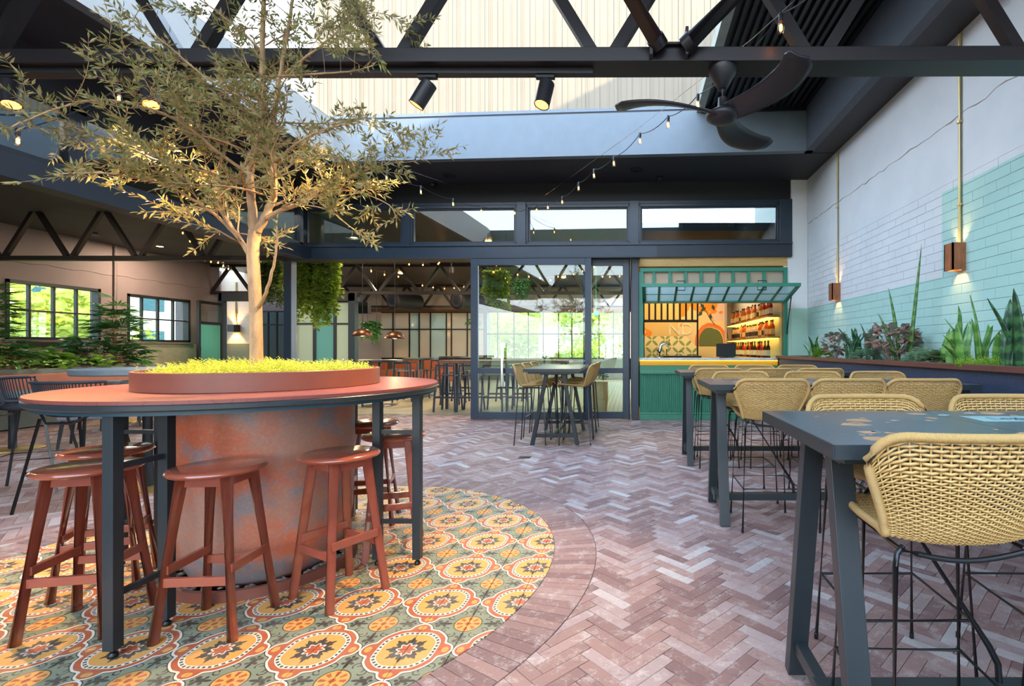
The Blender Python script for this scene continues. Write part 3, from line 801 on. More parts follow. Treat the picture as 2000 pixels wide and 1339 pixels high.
# screens
tv = thing('wall_screen', 'dark tilted screen hung on the bar end wall, mirroring the mural', 'screen', (0, 0, 0))
q = [at(1396, 614, 14.3), at(1411, 611, 13.6), at(1415, 661, 13.6), at(1399, 661, 14.3)]
nv = Vector((.12, .1, 0))
B().add(q+[p+nv for p in q], [(0, 1, 2, 3), (7, 6, 5, 4), (0, 4, 5, 1), (2, 6, 7, 3), (1, 5, 6, 2), (3, 7, 4, 0)]).build('screen_panel', paint('screen_glass', (56, 44, 40), .08), tv)
mo = thing('till_monitor', 'black till monitor seen from behind on the servery counter', 'monitor', (X(1418, 9.17), 9.12, 1.135))
B().box(-.19, .17, -.02, .02, .02, .265).build('monitor_back', dark, mo, bevel=.01); B().box(-.02, .02, .0, .05, 0, .2).build('stand', dark, mo); B().box(-.12, .12, -.07, .09, 0, .015).build('foot', dark, mo)
sw = B().box(XB-.012, XB, 9.55, 9.75, 1.32, 1.45).build('wall_socket', white_m); tag(sw, 'white double power socket on the wall beside the bar shelves', 'socket')
# bottle shelves on the side wall
shz = [1.975, 1.555, 1.11]
for k, z in enumerate(shz):
    if k < 2:
        t = thing('bottle_shelf', ['upper brass edged shelf of bottles on the bar side wall', 'lower brass edged shelf of bottles on the bar side wall'][k], 'shelf', (XB, 0, z))
        B().box(-.26, 0, 9.9, 14.2, -.035, 0).build('shelf_board', brass, t, bevel=.004); B().box(-.24, -.01, 9.95, 14.1, -.05, -.036).build('led_strip', emit('shelf_glow_%d' % k, (255, 170, 70), 3), t)
    else:
        t = B().box(XB-.55, XB-.01, 9.75, 14.4, 0, z).build('back_bar_counter', greend); tag(t, 'back bar counter under the bottle shelves', 'counter')
bot = {}
def bottle(kind, mat, h=.30, r=.037, cap='dark'):
    prof = [(0, 0), (r, 0), (r, h*.58), (r*.9, h*.64), (r*.38, h*.76), (r*.34, h*.93), (r*.42, h*.93), (r*.42, h*.97), (0, h*.97)]
    t = thing('bottle', 'x', 'bottle', (0, 0, -50)); B().lathe((0, 0, 0), prof, 10).build('bottle_glass', mat, t, smooth=.8)
    B().lathe((0, 0, h*.14), [(r*1.02, 0), (r*1.02, h*.32)], 10).build('paper_label', paint('label_'+kind, random.choice([(236, 226, 200), (240, 236, 228), (220, 190, 120), (60, 50, 44)]), .6), t, smooth=.8)
    B().lathe((0, 0, h*.9), [(r*.45, 0), (r*.45, h*.1)], 8).build('bottle_cap', dark, t, smooth=.8); return t
vari = [bottle(nm, m, *p) for (nm, m), p in zip(bottle_ms, ((.34, .043), (.37, .038), (.31, .048), (.36, .041), (.36, .041), (.35, .040)))]
rbo = random.Random(11); first = {}
for k, z in enumerate(shz):
    kk = 0; pool = [[0, 1, 1, 0, 2, 5], [0, 2, 2, 1, 0, 2], [4, 4, 3, 4, 0, 5]][k]; y = 10.0
    while y < 13.9:
        vi = rbo.choice(pool)
        if k == 0 and y < 10.5: vi = 5
        kk += 1; nth = '%d%s' % (kk, 'th' if 10 < kk < 20 else {1: 'st', 2: 'nd', 3: 'rd'}.get(kk % 10, 'th'))
        lab = '%s bottle, %s from the right end of %s' % (['amber spirit', 'golden spirit', 'clear glass', 'green glass', 'dark glass', 'red'][vi], nth, ['the upper bar shelf', 'the lower bar shelf', 'the back bar row'][k])
        dup(vari[vi], (XB-.10-rbo.random()*.06-(.06 if k == 2 else 0), y, z), rbo.random()*6, lab, 'bottles on '+['the upper bar shelf', 'the lower bar shelf', 'the back bar'][k])
        y += rbo.uniform(.105, .15)*(1 if k < 2 else 1.2)
for v_ in vari:
    for c_ in list(v_.children): bpy.data.objects.remove(c_)
    bpy.data.objects.remove(v_)

# ---- left clerestory over the lower side room
XC = -6.1
lb = B().box(XC-.15, XC+.08, -8, 9.25, 2.955, 3.21).build('trim_side_beam', navyd, bevel=.006); tag(lb, 'dark steel beam along the left side under the side clerestory', 'beam', kind='structure')
lu = B().box(XC-.12, XC, -8, 9.3, 3.95, 4.5).build('wall_left_upper', ceil_m); tag(lu, 'charcoal wall band above the left side clerestory', 'wall', kind='structure')
ys = [-3, -.8, 1.4, 3.6, 5.4, 7.2, 9.1]
for i in range(6):
    t = thing('window_%d' % (6+i), 'left side clerestory window, pane number %s from the camera' % ['one', 'two', 'three', 'four', 'five', 'six'][i], 'window', kind='structure')
    t['label'] = ['clerestory pane of the left side wall behind the camera', 'clerestory pane of the left side wall beside the camera', 'clerestory pane at the far left edge of the photo', 'clerestory pane at the left edge reflecting the skylight', 'middle clerestory pane of the left wall behind the olive leaves', 'last clerestory pane of the left wall next to the corner'][i]
    y0, y1 = ys[i], ys[i+1]; fr = B()
    for a, b, c_, d in ((y0, y1, 3.21, 3.27), (y0, y1, 3.88, 3.95), (y0, y0+.09, 3.21, 3.95), (y1-.09, y1, 3.21, 3.95)): fr.box(XC-.08, XC+.02, a, b, c_, d)
    fr.build('window_frame', navyd, t, bevel=.004); B().box(XC-.04, XC-.034, y0+.08, y1-.08, 3.26, 3.89).build('window_pane', glass_c, t)
# side room: ceiling, far wall with windows
lc = B().box(-13.4, XC-.1, -8, 15.2, 3.9, 3.98).build('ceiling_left', ceil_l); tag(lc, 'grey ceiling of the low side room on the left', 'ceiling', kind='structure')
wn = [(10.2, 12.02, 1.50, 2.76), (12.66, 14.45, 1.49, 2.73), (6.6, 8.6, 1.50, 2.76)]
wl = B(); prev = 15.5; 
for y0, y1, z0, z1 in sorted(wn, reverse=True):
    wl.box(XL-.25, XL, y1, prev, 0, 4); wl.box(XL-.25, XL, y0, y1, 0, z0); wl.box(XL-.25, XL, y0, y1, z1, 4); prev = y0
wl.box(XL-.25, XL, -8, prev, 0, 4)
wl = wl.build('wall_left', mauve); tag(wl, 'mauve painted brick wall of the left side room', 'wall', kind='structure')
dd = B().box(XL, XL+.01, 12.9, 15.4, 0, Z(672, 14)).build('painted_dado', paint('dado_sage', (150, 150, 128), .7), wl)
for px_, Dd in ((228, 12.34), (33, 9.9)):
    B().tube([(XL+.03, Dd, .2), (XL+.03, Dd, 3.9)], .035, 8).build('rain_pipe', mauve, wl)
B().tube([(XL+.0, 8.4+i*.25, 3.15+.02*math.sin(i*2)) for i in range(28)], .012, 5).build('render_seam', mauve, wl)
for i, (y0, y1, z0, z1) in enumerate(wn):
    t = thing('window_%d' % (12+i), ['black framed eight pane window on the left wall behind the planting', 'black framed eight pane window on the left wall beside the glass door', 'black framed window on the left wall outside the frame'][i], 'window', kind='structure')
    fr = B()
    for a, b, c_, d in ((y0, y1, z0, z0+.06), (y0, y1, z1-.07, z1), (y0, y0+.06, z0, z1), (y1-.06, y1, z0, z1)): fr.box(XL-.14, XL+.02, a, b, c_, d)
    fr.build('window_frame', dark, t)
    for k in range(1, 4): yy = y0+(y1-y0)*k/4; B().box(XL-.11, XL-.05, yy-.022, yy+.022, z0+.05, z1-.05).build('glazing_bar', dark, t)
    zz = (z0+z1)/2; B().box(XL-.1, XL-.06, y0+.05, y1-.05, zz-.018, zz+.018).build('glazing_bar', dark, t)
    for k in range(4):
        for m in range(2):
            a = y0+(y1-y0)*k/4+.02; b = y0+(y1-y0)*(k+1)/4-.02; c_ = z0+.04+(zz-z0)*m; B().box(XL-.083, XL-.078, a, b, c_, c_+(zz-z0)-.03).build('window_pane', glass_m, t)
    B().box(XL-.14, XL+.05, y0-.05, y1+.05, z0-.05, z0).build('window_sill', mauve, t)
# ================================================================ INSIDE ROOMS
ci = B().box(-13.4, .0, 9.4, 21.6, 3.93, 4.05).build('ceiling_inside', ceil_in); tag(ci, 'dark brown ceiling of the dining room beyond the doors', 'ceiling', kind='structure')
# back wall, white band over timber beam, panelled glazing, stand-in garden windows on its right part
YB = 21.0
xq0, xq1, xq2 = X(655, YB), X(946, YB), X(1226, YB)
wbk = B(); wbk.box(X(566, YB), xq0, YB, YB+.3, 0, 4).box(xq0, .1, YB, YB+.3, 2.87, 4).box(xq0, .1, YB, YB+.3, 0, .9).box(xq1-.05, xq1+.1, YB, YB+.3, .9, 2.9).box(xq2, .3, YB, YB+.3, 0, 4)
wbk = wbk.build('wall_back', taupe); tag(wbk, 'cream upper wall at the far end of the dining room', 'wall', kind='structure')
B().box(xq0, -.1, YB-.04, YB, .02, .88).build('tiled_dado', indoor_dark, wbk)
wbm = B().box(xq0, -.1, YB-.16, YB-.02, 2.86, 3.03).build('trim_timber_beam', woodbeam); tag(wbm, 'brown timber beam above the reeded glass screen', 'beam', kind='structure')
bh = B().box(xq0-.3, xq1, YB+.75, YB+.8, 0, 3).build('wall_corridor', taupe); tag(bh, 'corridor wall behind the reeded glass screen', 'wall', kind='structure')
def screen(name, label, px_edges, D, z0, zm, z1, mats, fm=dark, fw=.05):
    t = thing(name, label, 'glass screen', kind='structure'); e = [X(p, D) for p in px_edges]
    for x in e: B().box(x-fw/2, x+fw/2, D-.03, D+.03, z0, z1).build('screen_post', fm, t)
    for z in (z0, zm, z1): B().box(e[0], e[-1], D-.025, D+.025, z-.025, z+.025).build('screen_rail', fm, t)
    for i in range(len(e)-1):
        m = mats[i % len(mats)]
        for a, b in ((z0, zm), (zm, z1)):
            if m: B().box(e[i]+fw/2, e[i+1]-fw/2, D-.004, D+.004, a+.02, b-.02).build('screen_pane', m, t)
    return t
screen('glass_screen', 'reeded glass screen with black frames along the far dining room wall', (741, 768, 800, 819, 841, 872, 882, 913, 930, 946), YB-.1, .9, Z(643, YB), 2.85, (frost_w, frost_w, frost, frost_w, frost, frost_w, frost_w))
screen('window_20', 'added black framed garden windows standing in for the reflection in the sliding glass door', (950, 972, 1004, 1032, 1061, 1091, 1117, 1140, 1170, 1198, 1226), YB-.02, .9, Z(652, YB), 2.87, (glass_m,), fw=.04)  # stands in for the garden reflected in the door glass
# nearer screens on the left
PD = 15.0
for nm, lab, ed, zb in (('navy_partition', 'navy framed reeded glass partition beneath the hanging ferns', (574, 615, 655, 684), .86),):
    screen(nm, lab, ed, PD, zb, Z(632, PD), Z(589, PD), (frost, frost_t, frost), navyd, .09)
lowp = B().box(X(500, PD), X(697, PD), PD-.08, PD+.08, 0, .86).build('wall_partition_base', navyd); tag(lowp, 'navy low wall under the reeded glass partition', 'wall', kind='structure')
for px_, wd, lab in ((690, .2, 'dark navy steel column at the right end of the reeded glass partition'), (434, .12, 'black steel column beside the green glass door'), (571, .26, 'navy column at the left end of the reeded glass partition')):
    t = thing('steel_column', lab, 'column', (X(px_, PD), PD, 0)); B().box(-wd/2, wd/2, -.1, .1, 0, 3.0).build('column_shaft', navy, t)
hb = B().box(X(432, PD), X(700, PD), PD-.1, PD+.1, Z(588, PD), Z(571, PD)).build('trim_partition_beam', navyd); tag(hb, 'dark beam over the glass partition and passage', 'beam', kind='structure')
# teal glazed window between passage and trunk
t = screen('window_21', 'teal tinted window in the passage just right of the olive trunk', (506, 524, 541, 556), 16.8, .9, Z(634, 16.8), Z(608, 16.8), (glass('passage_glass', (.62, .86, .92), 1.5),), dark, .04)
scw = B().box(-14.2, X(503, 17), 17.0, 17.2, 0, 4).build('wall_passage', pier_m); g = NT('passage_brick'); x_, y_, z_ = g.xyz()
br_ = g.t.nodes.new('ShaderNodeTexBrick'); mp_ = g.t.nodes.new('ShaderNodeCombineXYZ'); g.put(mp_.inputs[0], x_); g.put(mp_.inputs[1], z_); g.t.links.new(mp_.outputs[0], br_.inputs[0])
br_.inputs['Scale'].default_value = 1; br_.inputs['Brick Width'].default_value = .34; br_.inputs['Row Height'].default_value = .12; br_.inputs['Mortar Size'].default_value = .006
g.set(g.mix(z_.lt(1.48), (196, 184, 166), (104, 112, 92)), .7); g.bump(1-E_(g, br_.outputs['Fac']), .7, .01); scw.data.materials[0] = g.m
tag(scw, 'taupe and olive painted brick wall of the passage behind the wall lamp', 'wall', kind='structure')
ssw = B().box(-14.5, -14.2, 16.6, 21, 0, 4).box(-14.3, -13.2, 15.4, 15.5, 0, 4).build('wall_passage_side', mauve); tag(ssw, 'mauve side wall of the passage', 'wall', kind='structure')
swl = B().box(X(562, 20.9), X(745, 20.9), 20.85, 20.95, 0, 4).build('wall_lounge_back', taupe); tag(swl, 'cream wall behind the reeded glass partition', 'wall', kind='structure')
def wall_lamp(loc, axis, label, wood=walnut, s=(.13, .26), dz=(0, 0), en=8, cond=None, cz=3.0):
    """box lamp glowing up and down; axis: direction away from the wall"""
    ax = Vector(axis); sd_ = Vector((-ax.y, ax.x, 0)); t = thing('wall_lamp', label, 'wall lamp', loc)
    def bx(b, a0, a1, s0, s1, z0, z1):
        vs = [ax*a+sd_*q+Vector((0, 0, z)) for z in (z0, z1) for q in (s0, s1) for a in (a0, a1)]
        return b.add(vs, [(0, 2, 3, 1), (4, 5, 7, 6), (0, 1, 5, 4), (2, 6, 7, 3), (0, 4, 6, 2), (1, 3, 7, 5)])
    w_, h_ = s; b = B(); th = .014
    bx(b, .02, w_, -w_/2, -w_/2+th, -h_/2, h_/2); bx(b, .02, w_, w_/2-th, w_/2, -h_/2, h_/2); bx(b, w_-th, w_, -w_/2, w_/2, -h_/2, h_/2); bx(b, .0, .02, -w_/2, w_/2, -h_/2, h_/2)
    b.build('lamp_box', wood, t)
    bx(B(), .03, w_-.02, -w_/2+.02, w_/2-.02, -.03, .03).build('lamp_glow', lamp_e, t)
    for sg in (-1, 1): lamp('SPOT', Vector(loc)+ax*(w_*.55)+Vector((0, 0, sg*.06)), en, (1, .56, .24), .02, Vector(loc)+ax*w_*.5+Vector((0, 0, sg*2)), 96, .5)
    if cond: 
        B().tube([ax*.02+Vector((0, 0, h_/2)), ax*.02+Vector((0, 0, cz-loc[2]))], cond, 8).build('conduit', conduit, t)
        for z in (.5, 1.3): 
            if z+loc[2] < cz: B().lathe(ax*.02+Vector((0, 0, z)), [(cond*1.5, 0), (cond*1.5, .02)], 8).build('conduit_clip', conduit, t)
    return t
wall_lamp((XW, 7.6, 2.18), (-1, 0, 0), 'wooden box wall lamp on the right wall, the farther one near the corner', cond=.017, cz=4.35, en=3.5)
wall_lamp((XW, 4.77, 2.19), (-1, 0, 0), 'wooden box wall lamp on the green painted wall, the nearer one', cond=.017, cz=4.35, en=3.5)
wall_lamp((X(462, 17), 17.0, Z(641, 17)), (0, -1, 0), 'dark box wall lamp glowing on the passage brick wall left of the trunk', wood=dark, s=(.24, .24), cond=.03, cz=3.6, en=30)
wall_lamp((X(808, YB+.75), YB+.75, Z(642, YB)), (0, -1, 0), 'wall lamp glowing behind the reeded screen above the round table', wood=dark, en=70)
wall_lamp((X(877, YB+.75), YB+.75, Z(642, YB)), (0, -1, 0), 'wall lamp glowing behind the reeded screen near the door frame', wood=dark, en=70)
# glass door leaf swung along the left wall
t = thing('door_3', 'dark framed door leaf with frosted green glass at the end of the left wall', 'door', kind='structure')
ya, yb2 = 14.62, 15.0; xd0 = X(388, 14.2)
pA, pB = Vector((X(388, 14.0), 14.0, 0)), Vector((X(432, 14.9), 14.9, 0)); zd = Z(588, 14.2)
for p in (pA, pB): B().bar(p, p+Vector((0, 0, zd)), .08, .06).build('door_stile', dark, t)
for z in (.05, Z(631, 14.4), zd-.03): B().bar(pA+Vector((0, 0, z)), pB+Vector((0, 0, z)), .05, .08).build('door_rail', dark, t)
for a, b, m in ((.05, Z(631, 14.4), frosted('green_frost', (104, 186, 160), .5)), (Z(631, 14.4), zd-.03, glass_m)):
    B().add([pA+Vector((0, 0, a)), pB+Vector((0, 0, a)), pB+Vector((0, 0, b)), pA+Vector((0, 0, b))], [(0, 1, 2, 3)]).build('door_pane', m, t)
B().tube([pA+Vector((.1, -.06, .9)), pA+Vector((.1, -.06, 1.35))], .02, 6).build('door_handle', dark, t)

# ---- trusses
def truss(label, D, x0, x1, zb, zt, ch, cd, nodes, half, mat, dw=.07, rot=0):
    """nodes: x of the lower V points; half: half pitch"""
    t = thing('roof_truss', label, 'truss', (0, D, 0), rot)
    B().box(x0, x1, 0, cd, zb, zb+ch).build('bottom_chord', mat, t, bevel=.004)
    B().box(x0, x1, 0, cd, zt-ch, zt).build('top_chord', mat, t)
    for n_ in nodes:
        for s_ in (-1, 1):
            if x0 < n_+s_*half < x1: B().bar((n_+s_*.06, cd/2, zb+ch), (n_+s_*(half-.04), cd/2, zt-ch), dw, dw).build('diagonal', mat, t)
    return t
D1 = 3.03
t1 = truss('near dark steel truss crossing the whole top of the photo', D1, -7.2, XW, 3.075, 4.15, .088, .19, [X(p, D1+.1) for p in (-448, -42, 366, 767, 1179, 1591, 2003)], .65, truss_m, rot=math.radians(-.3))
gp = B().box(X(1268, D1), X(1352, D1), -.03, .22, 3.16, 3.175).box(X(1268, D1), X(1275, D1), -.06, -.0, 3.08, 3.25).box(X(1337, D1), X(1343, D1), -.06, 0, 3.08, 3.25).build('gusset_plate', truss_m, t1, bevel=.003)
for pa, pb in ((at(1284, 82, 2.98), at(1120, -190, 2.5)), (at(1345, 84, 2.98), at(1560, -130, 2.6))):
    o = thing('brace_tube', 'thick round steel brace leaning %s from the truss node above the fan' % ('up to the left' if pb.x < .5 else 'up to the right'), 'brace', (0, 0, 0))
    B().tube([pa, pb], .05, 16).build('tube', truss_m, o, smooth=.9)
    B().lathe(pa, [(.056, -.03), (.056, .03)], 14, pb-pa).build('end_collar', truss_m, o, smooth=.9)
D2 = 9.28
truss('dark truss over the left side room, in line with the front wall', D2, -13.3, -6.2, 2.975, 4.0, .085, .12, [X(p, D2) for p in (-4, 130, 264, 398, 531)], .645, truss_m)
truss('truss inside the dining room, first behind the open doorway', 15.15, -13, -.1, 2.98, 3.93, .1, .12, [X(p, 15.2) for p in (405+5, 492, 573, 655, 737, 819, 900, 981, 1063, 1145, 1226)], .64, truss_m, .075)
truss('far truss in the dining room in front of the white wall band', 20.2, -12, -.1, 3.0, 3.93, .08, .12, [X(p, 20.2) for p in (640, 701, 763, 824, 885, 946, 1007, 1068, 1130, 1191)], .645, truss_m, .08)
# ducts
for i, px_ in enumerate((780, 905)):
    t = thing('air_duct', ['black round air duct hanging at the far end, the left one', 'black round air duct hanging at the far end, the right one'][i], 'duct', (X(px_-10, 18.6), 18.4, Z(587, 18.6)))
    ax = Vector((.45, .9, 0)); B().lathe((0, 0, 0), [(.30, 0), (.34, .03), (.34, .12), (.31, .16), (.31, 1.2)], 28, ax).build('duct_body', dark, t, smooth=.7)
    for r_ in (.08, .15, .22): B().lathe(-ax*.01, [(r_, 0), (r_+.02, 0), (r_+.02, .02), (r_, .02), (r_, 0)], 24, ax).build('duct_vane', fanm, t)
    for q in (.2, 1.0): B().tube([ax*q+Vector((0, 0, .3)), ax*q+Vector((0, 0, 3.93-Z(587, 18.6)))], .01, 5).build('hanger_rod', dark, t)

# ceiling fittings
for i, (px_, py_) in enumerate(((878, 343), (1243, 331))):
    D = F*(ZC-H)/(VY-py_); o = B().lathe((X(px_, D), D, ZC-.012), [(.11, .012), (.11, 0), (.095, -.004), (0, -.004)], 28).build('ceiling_speaker', dark, smooth=.6); tag(o, ['round black ceiling speaker left of centre in front of the clerestory', 'round black ceiling speaker above the servery'][i], 'speaker')
for i, (px_, py_) in enumerate(((845, 357), (1288, 345))):
    D = F*(ZC-H)/(VY-py_); t = thing('camera_dome', ['small black dome camera beside the left ceiling speaker', 'small black dome camera beside the right ceiling speaker'][i], 'security camera', (X(px_, D), D, ZC)); B().lathe((0, 0, -.02), [(.07, .02), (.07, 0)], 20).build('dome_base', dark, t); B().lathe((0, 0, -.07), [(0, 0), (.03, .008), (.05, .03), (.055, .052)], 20).build('dome_glass', fanm, t, smooth=2)

# ================================================================ TRACK LIGHTS AND FAN
tkz = 3.075; t = thing('light_track', 'black lighting track under the near truss chord', 'track', (0, 0, 0))
B().box(-7, X(1160, 3.15), 3.10, 3.155, tkz-.036, tkz).build('track_rail', dark, t, bevel=.002)
for i, (px, py, tx, tz, ty, lab) in enumerate(((838, 150, -.50, -.86, -.05, 'black track spotlight tilted left, second from the right end of the track'), (1068, 148, -.16, -.95, -.25, 'black track spotlight nearest the right end of the track'),
        (22, 155, .28, -.95, -.22, 'black track spotlight at the far left edge, lamp glowing orange'), (292, 150, .28, -.93, -.22, 'black track spotlight seen through the olive branches'))):
    D = 3.13; p = Vector((X(px, D), D, tkz-.036)); t = thing('track_spotlight', lab, 'spotlight', p)
    d = Vector((tx, ty, tz)).normalized()
    B().box(-.07, .05, -.018, .018, -.02, 0).build('track_adapter', dark, t, bevel=.002); B().tube([(0, 0, -.02), (0, 0, -.05)], .009, 8).build('swivel', dark, t)
    c0 = Vector((0, 0, -.055))
    B().lathe(c0-d*.01, [(.0, 0), (.044, 0), (.048, .004), (.048, .17), (.042, .17), (.042, .155)], 28, d).build('lamp_barrel', fanm, t, smooth=.6)
    B().lathe(c0+d*.155, [(0, 0), (.042, 0)], 24, d).build('lamp_lens', spot_e, t)
    lamp('SPOT', p+c0+d*.17, 170, (1, .66, .30), .035, p+c0+d*2, 75, .8)
fn = thing('ceiling_fan', 'black three blade ceiling fan hanging below the near truss', 'fan', (X(1411, 3.12), 3.12, 3.075))
B().lathe((0, 0, -.13), [(.02, 0), (.03, .004), (.085, .10), (.09, .125), (.09, .132)], 28).build('canopy', fanm, fn, smooth=.8)
B().tube([(0, 0, -.21), (0, 0, -.12)], .013, 10).build('down_rod', fanm, fn)
B().lathe((0, 0, -.345), [(0, 0), (.06, .006), (.10, .03), (.105, .055), (.06, .085), (.032, .10), (.028, .16), (.0, .165)], 28).build('motor_hub', fanm, fn, smooth=1.2)
for k, a0 in enumerate((math.radians(204), math.radians(-44), math.radians(71))):
    b = B(); NR, NC = 14, 6
    for i in range(NR+1):
        s_ = i/NR; r_ = .05+.62*s_; sw = a0-.36*s_*s_
        wdt = .058+.034*min(1, s_*1.6)
        if s_ > .94: wdt *= 1-((s_-.94)/.06)**2*.35
        tilt = .45*(1-s_)+.16
        rad = Vector((math.cos(sw), math.sin(sw), 0)); tan = Vector((-math.sin(sw-.25), math.cos(sw-.25), 0))
        for j in range(NC+1):
            q = j/NC*2-1; p = rad*r_+tan*wdt*q*.9; p.z = -.285-wdt*q*math.sin(tilt)*1.0*(-1 if k == 99 else 1)+.02*s_-.012*(1-q*q)+.0
            b.v.append(tuple(p))
    o_ = len(b.v)
    for i in range(NR):
        for j in range(NC): a_i = i*(NC+1)+j; b.f.append((a_i, a_i+1, a_i+NC+2, a_i+NC+1))
    o = b.build('fan_blade', fanm, fn, smooth=3); md = o.modifiers.new('solid', 'SOLIDIFY'); md.thickness = .012; md.offset = 0

# ================================================================ STRING LIGHTS
def string(label, pts, bulbs, rw=.004, r=.021, group=None, straight=None):
    t = thing('string_lights', label, 'string lights', (0, 0, 0), group=group)
    w_ = B()
    pp = [Vector(p) for p in pts]; fine = []
    for i in range(len(pp)-1):
        n_ = 6; sag = (pp[i+1]-pp[i]).length*.06
        for k in range(n_): s_ = k/n_; fine.append(pp[i].lerp(pp[i+1], s_)-Vector((0, 0, sag*4*s_*(1-s_))))
    fine.append(pp[-1]); w_.tube(fine, rw, 5).build('cable', wire_m, t)
    if straight: B().tube([Vector(p) for p in straight], rw*.6, 5).build('catenary_wire', chrome, t)
    b0 = None
    for p in bulbs:
        p = Vector(p)
        if b0 is None:
            sm = B().lathe((0, 0, -.045), [(.013, 0), (.014, .045), (.009, .055)], 10).mesh('socket', wire_m, .8)
            gm = B().lathe((0, 0, -.115), [(0, 0), (r*.7, .006), (r, .026), (r*.9, .045), (.012, .07)], 12).mesh('bulb_glass', bulb_g, 3)
            em = B().lathe((0, 0, -.098), [(0, 0), (r*.42, .004), (r*.42, .034), (0, .038)], 8).mesh('filament', bulb_e, 3)
            b0 = 1
        bo = bpy.data.objects.new('bulb', gm); COL.objects.link(bo); bo.parent = t; bo.location = p
        for m_, nm in ((sm, 'socket'), (em, 'filament')):
            o = bpy.data.objects.new(nm, m_); COL.objects.link(o); o.parent = bo
    return t
def up(v, d=.07): return v+Vector((0, 0, d))
an = FM@Vector((fx(1025, -.1), -.1, 0)); an.z = fz(1025, 410, -.1)
sp = [(1048, 408, 8.4), (1070, 403, 8.0), (1098, 392, 7.5), (1130, 365, 6.9), (1160, 340, 6.35), (1199, 316, 5.75), (1250, 272, 5.1), (1305, 240, 4.5), (1363, 200, 3.95), (1525, 48, 2.9)]
bl_ = [up(at(a, b, d), .06) for a, b, d in sp]
string('string of glowing bulbs rising to the right from the front wall to the roof', [an]+[up(p, .0) for p in bl_]+[at(1640, -60, 2.5)], bl_, straight=[an, up(at(1250, 262, 5.1)), at(1470, 75, 3.2), at(1640, -80, 2.5)])
sp = [(1005, 414, 8.5), (940, 410, 8.0), (885, 396, 7.5), (822, 372, 7.0), (755, 345, 6.5), (680, 322, 6.0), (590, 308, 5.5), (490, 260, 4.9), (372, 237, 4.3), (232, 188, 3.8), (35, 270, 3.4)]
bl_ = [up(at(a, b, d), .06) for a, b, d in sp]
string('string of glowing bulbs running left from the front wall through the olive tree', [an]+bl_, bl_, straight=[an, up(at(760, 330, 6.5)), at(480, 235, 4.9), at(180, 150, 3.6)])
sp = [(725, 530, 11.5), (751, 537, 12), (778, 541, 12.5), (825, 558, 14), (846, 562, 14.5), (868, 564, 15), (887, 563, 15.4), (906, 561, 15.8)]
bl_ = [up(at(a, b, d), .09) for a, b, d in sp]; string('string of bulbs sagging across the dining room behind the doorway', [at(690, 515, 11)]+bl_+[at(930, 556, 16)], bl_, r=.024)
sp = [(771, 510, 11), (799, 517, 11.4), (826, 518, 11.8), (856, 516, 12.2), (858, 513, 12.6), (863, 510, 13)]
bl_ = [up(at(a, b, d), .09) for a, b, d in sp]; string('upper string of bulbs inside, just below the beam of the doorway', [at(760, 505, 10.8)]+bl_, bl_, r=.024)
sp = [(964, 532, 11), (988, 533, 11.3), (1011, 537, 11.6), (1033, 541, 11.9), (1055, 544, 12.2), (1075, 548, 12.6), (1090, 541, 13), (1104, 540, 13.4), (1120, 536, 13.8), (1138, 530, 14.2), (1160, 522, 12), (1177, 541, 13), (1191, 541, 13.4), (1210, 540, 13.8)]
bl_ = [up(at(a, b, d), .09) for a, b, d in sp]; string('string of bulbs seen through the large sliding glass door', [at(945, 520, 10.8)]+bl_, bl_, r=.024)
sp = [(400, 508, 10.5), (412, 511, 10.9), (426, 513, 11.3), (436, 519, 11.7), (446, 525, 12.1), (357, 455, 9.7), (371, 471, 10.1)]
bl_ = [up(at(a, b, d), .08) for a, b, d in sp]; string('short string of bulbs in the side room left of the olive trunk', bl_[:5], bl_, r=.022)
sp = [(48, 382, 6.2), (35, 273, 5.2)]
# side room cylinder downlight
for i, (px, py, D) in enumerate(((185, 452, 11.), (882, 528, 12.5), (727, 560, 17))):
    t = thing('ceiling_spot', ['small black cylinder downlight on the side room ceiling', 'small black cylinder downlight on the dining room ceiling near the door frame', 'far small cylinder downlight in the dining room'][i], 'downlight', at(px, py, D)); zz = 3.9-at(px, py, D).z
    B().lathe((0, 0, -.06), [(.05, 0), (.055, 0), (.055, .14), (0, .14)], 16).build('lamp_body', dark, t); B().lathe((0, 0, -.058), [(0, 0), (.05, 0)], 16).build('lamp_lens', lamp_e, t); B().tube([(0, 0, .08), (0, 0, max(zz, .1))], .012, 6).build('stem', dark, t)
# pendant dome lamps
for i, (px, py, D) in enumerate(((771, 661, 12.2), (708, 656, 12.2), (1380, 0, 0))):
    if not D: break
    t = thing('pendant_lamp', ['copper brown dome pendant lamp over the round dining table', 'copper brown dome pendant lamp half hidden by the navy column'][i], 'pendant lamp', at(px, py, D))
    pr_ = [(.235*math.cos(a*PI/2/8), .235*math.sin(a*PI/2/8)*.8) for a in range(9)]
    B().lathe((0, 0, 0), pr_+[(.0, .19)], 28).build('lamp_shade', copperlamp, t, smooth=2); B().lathe((0, 0, .01), [(0, .05), (.05, .04), (.05, 0), (0, -.01)], 12).build('lamp_bulb', lamp_e, t)
    B().tube([(0, 0, .18), (0, 0, 3.93-at(px, py, D).z)], .008, 5).build('flex', dark, t); lamp('POINT', at(px, py, D)-Vector((0, 0, .04)), 30, (1, .62, .3), .05)

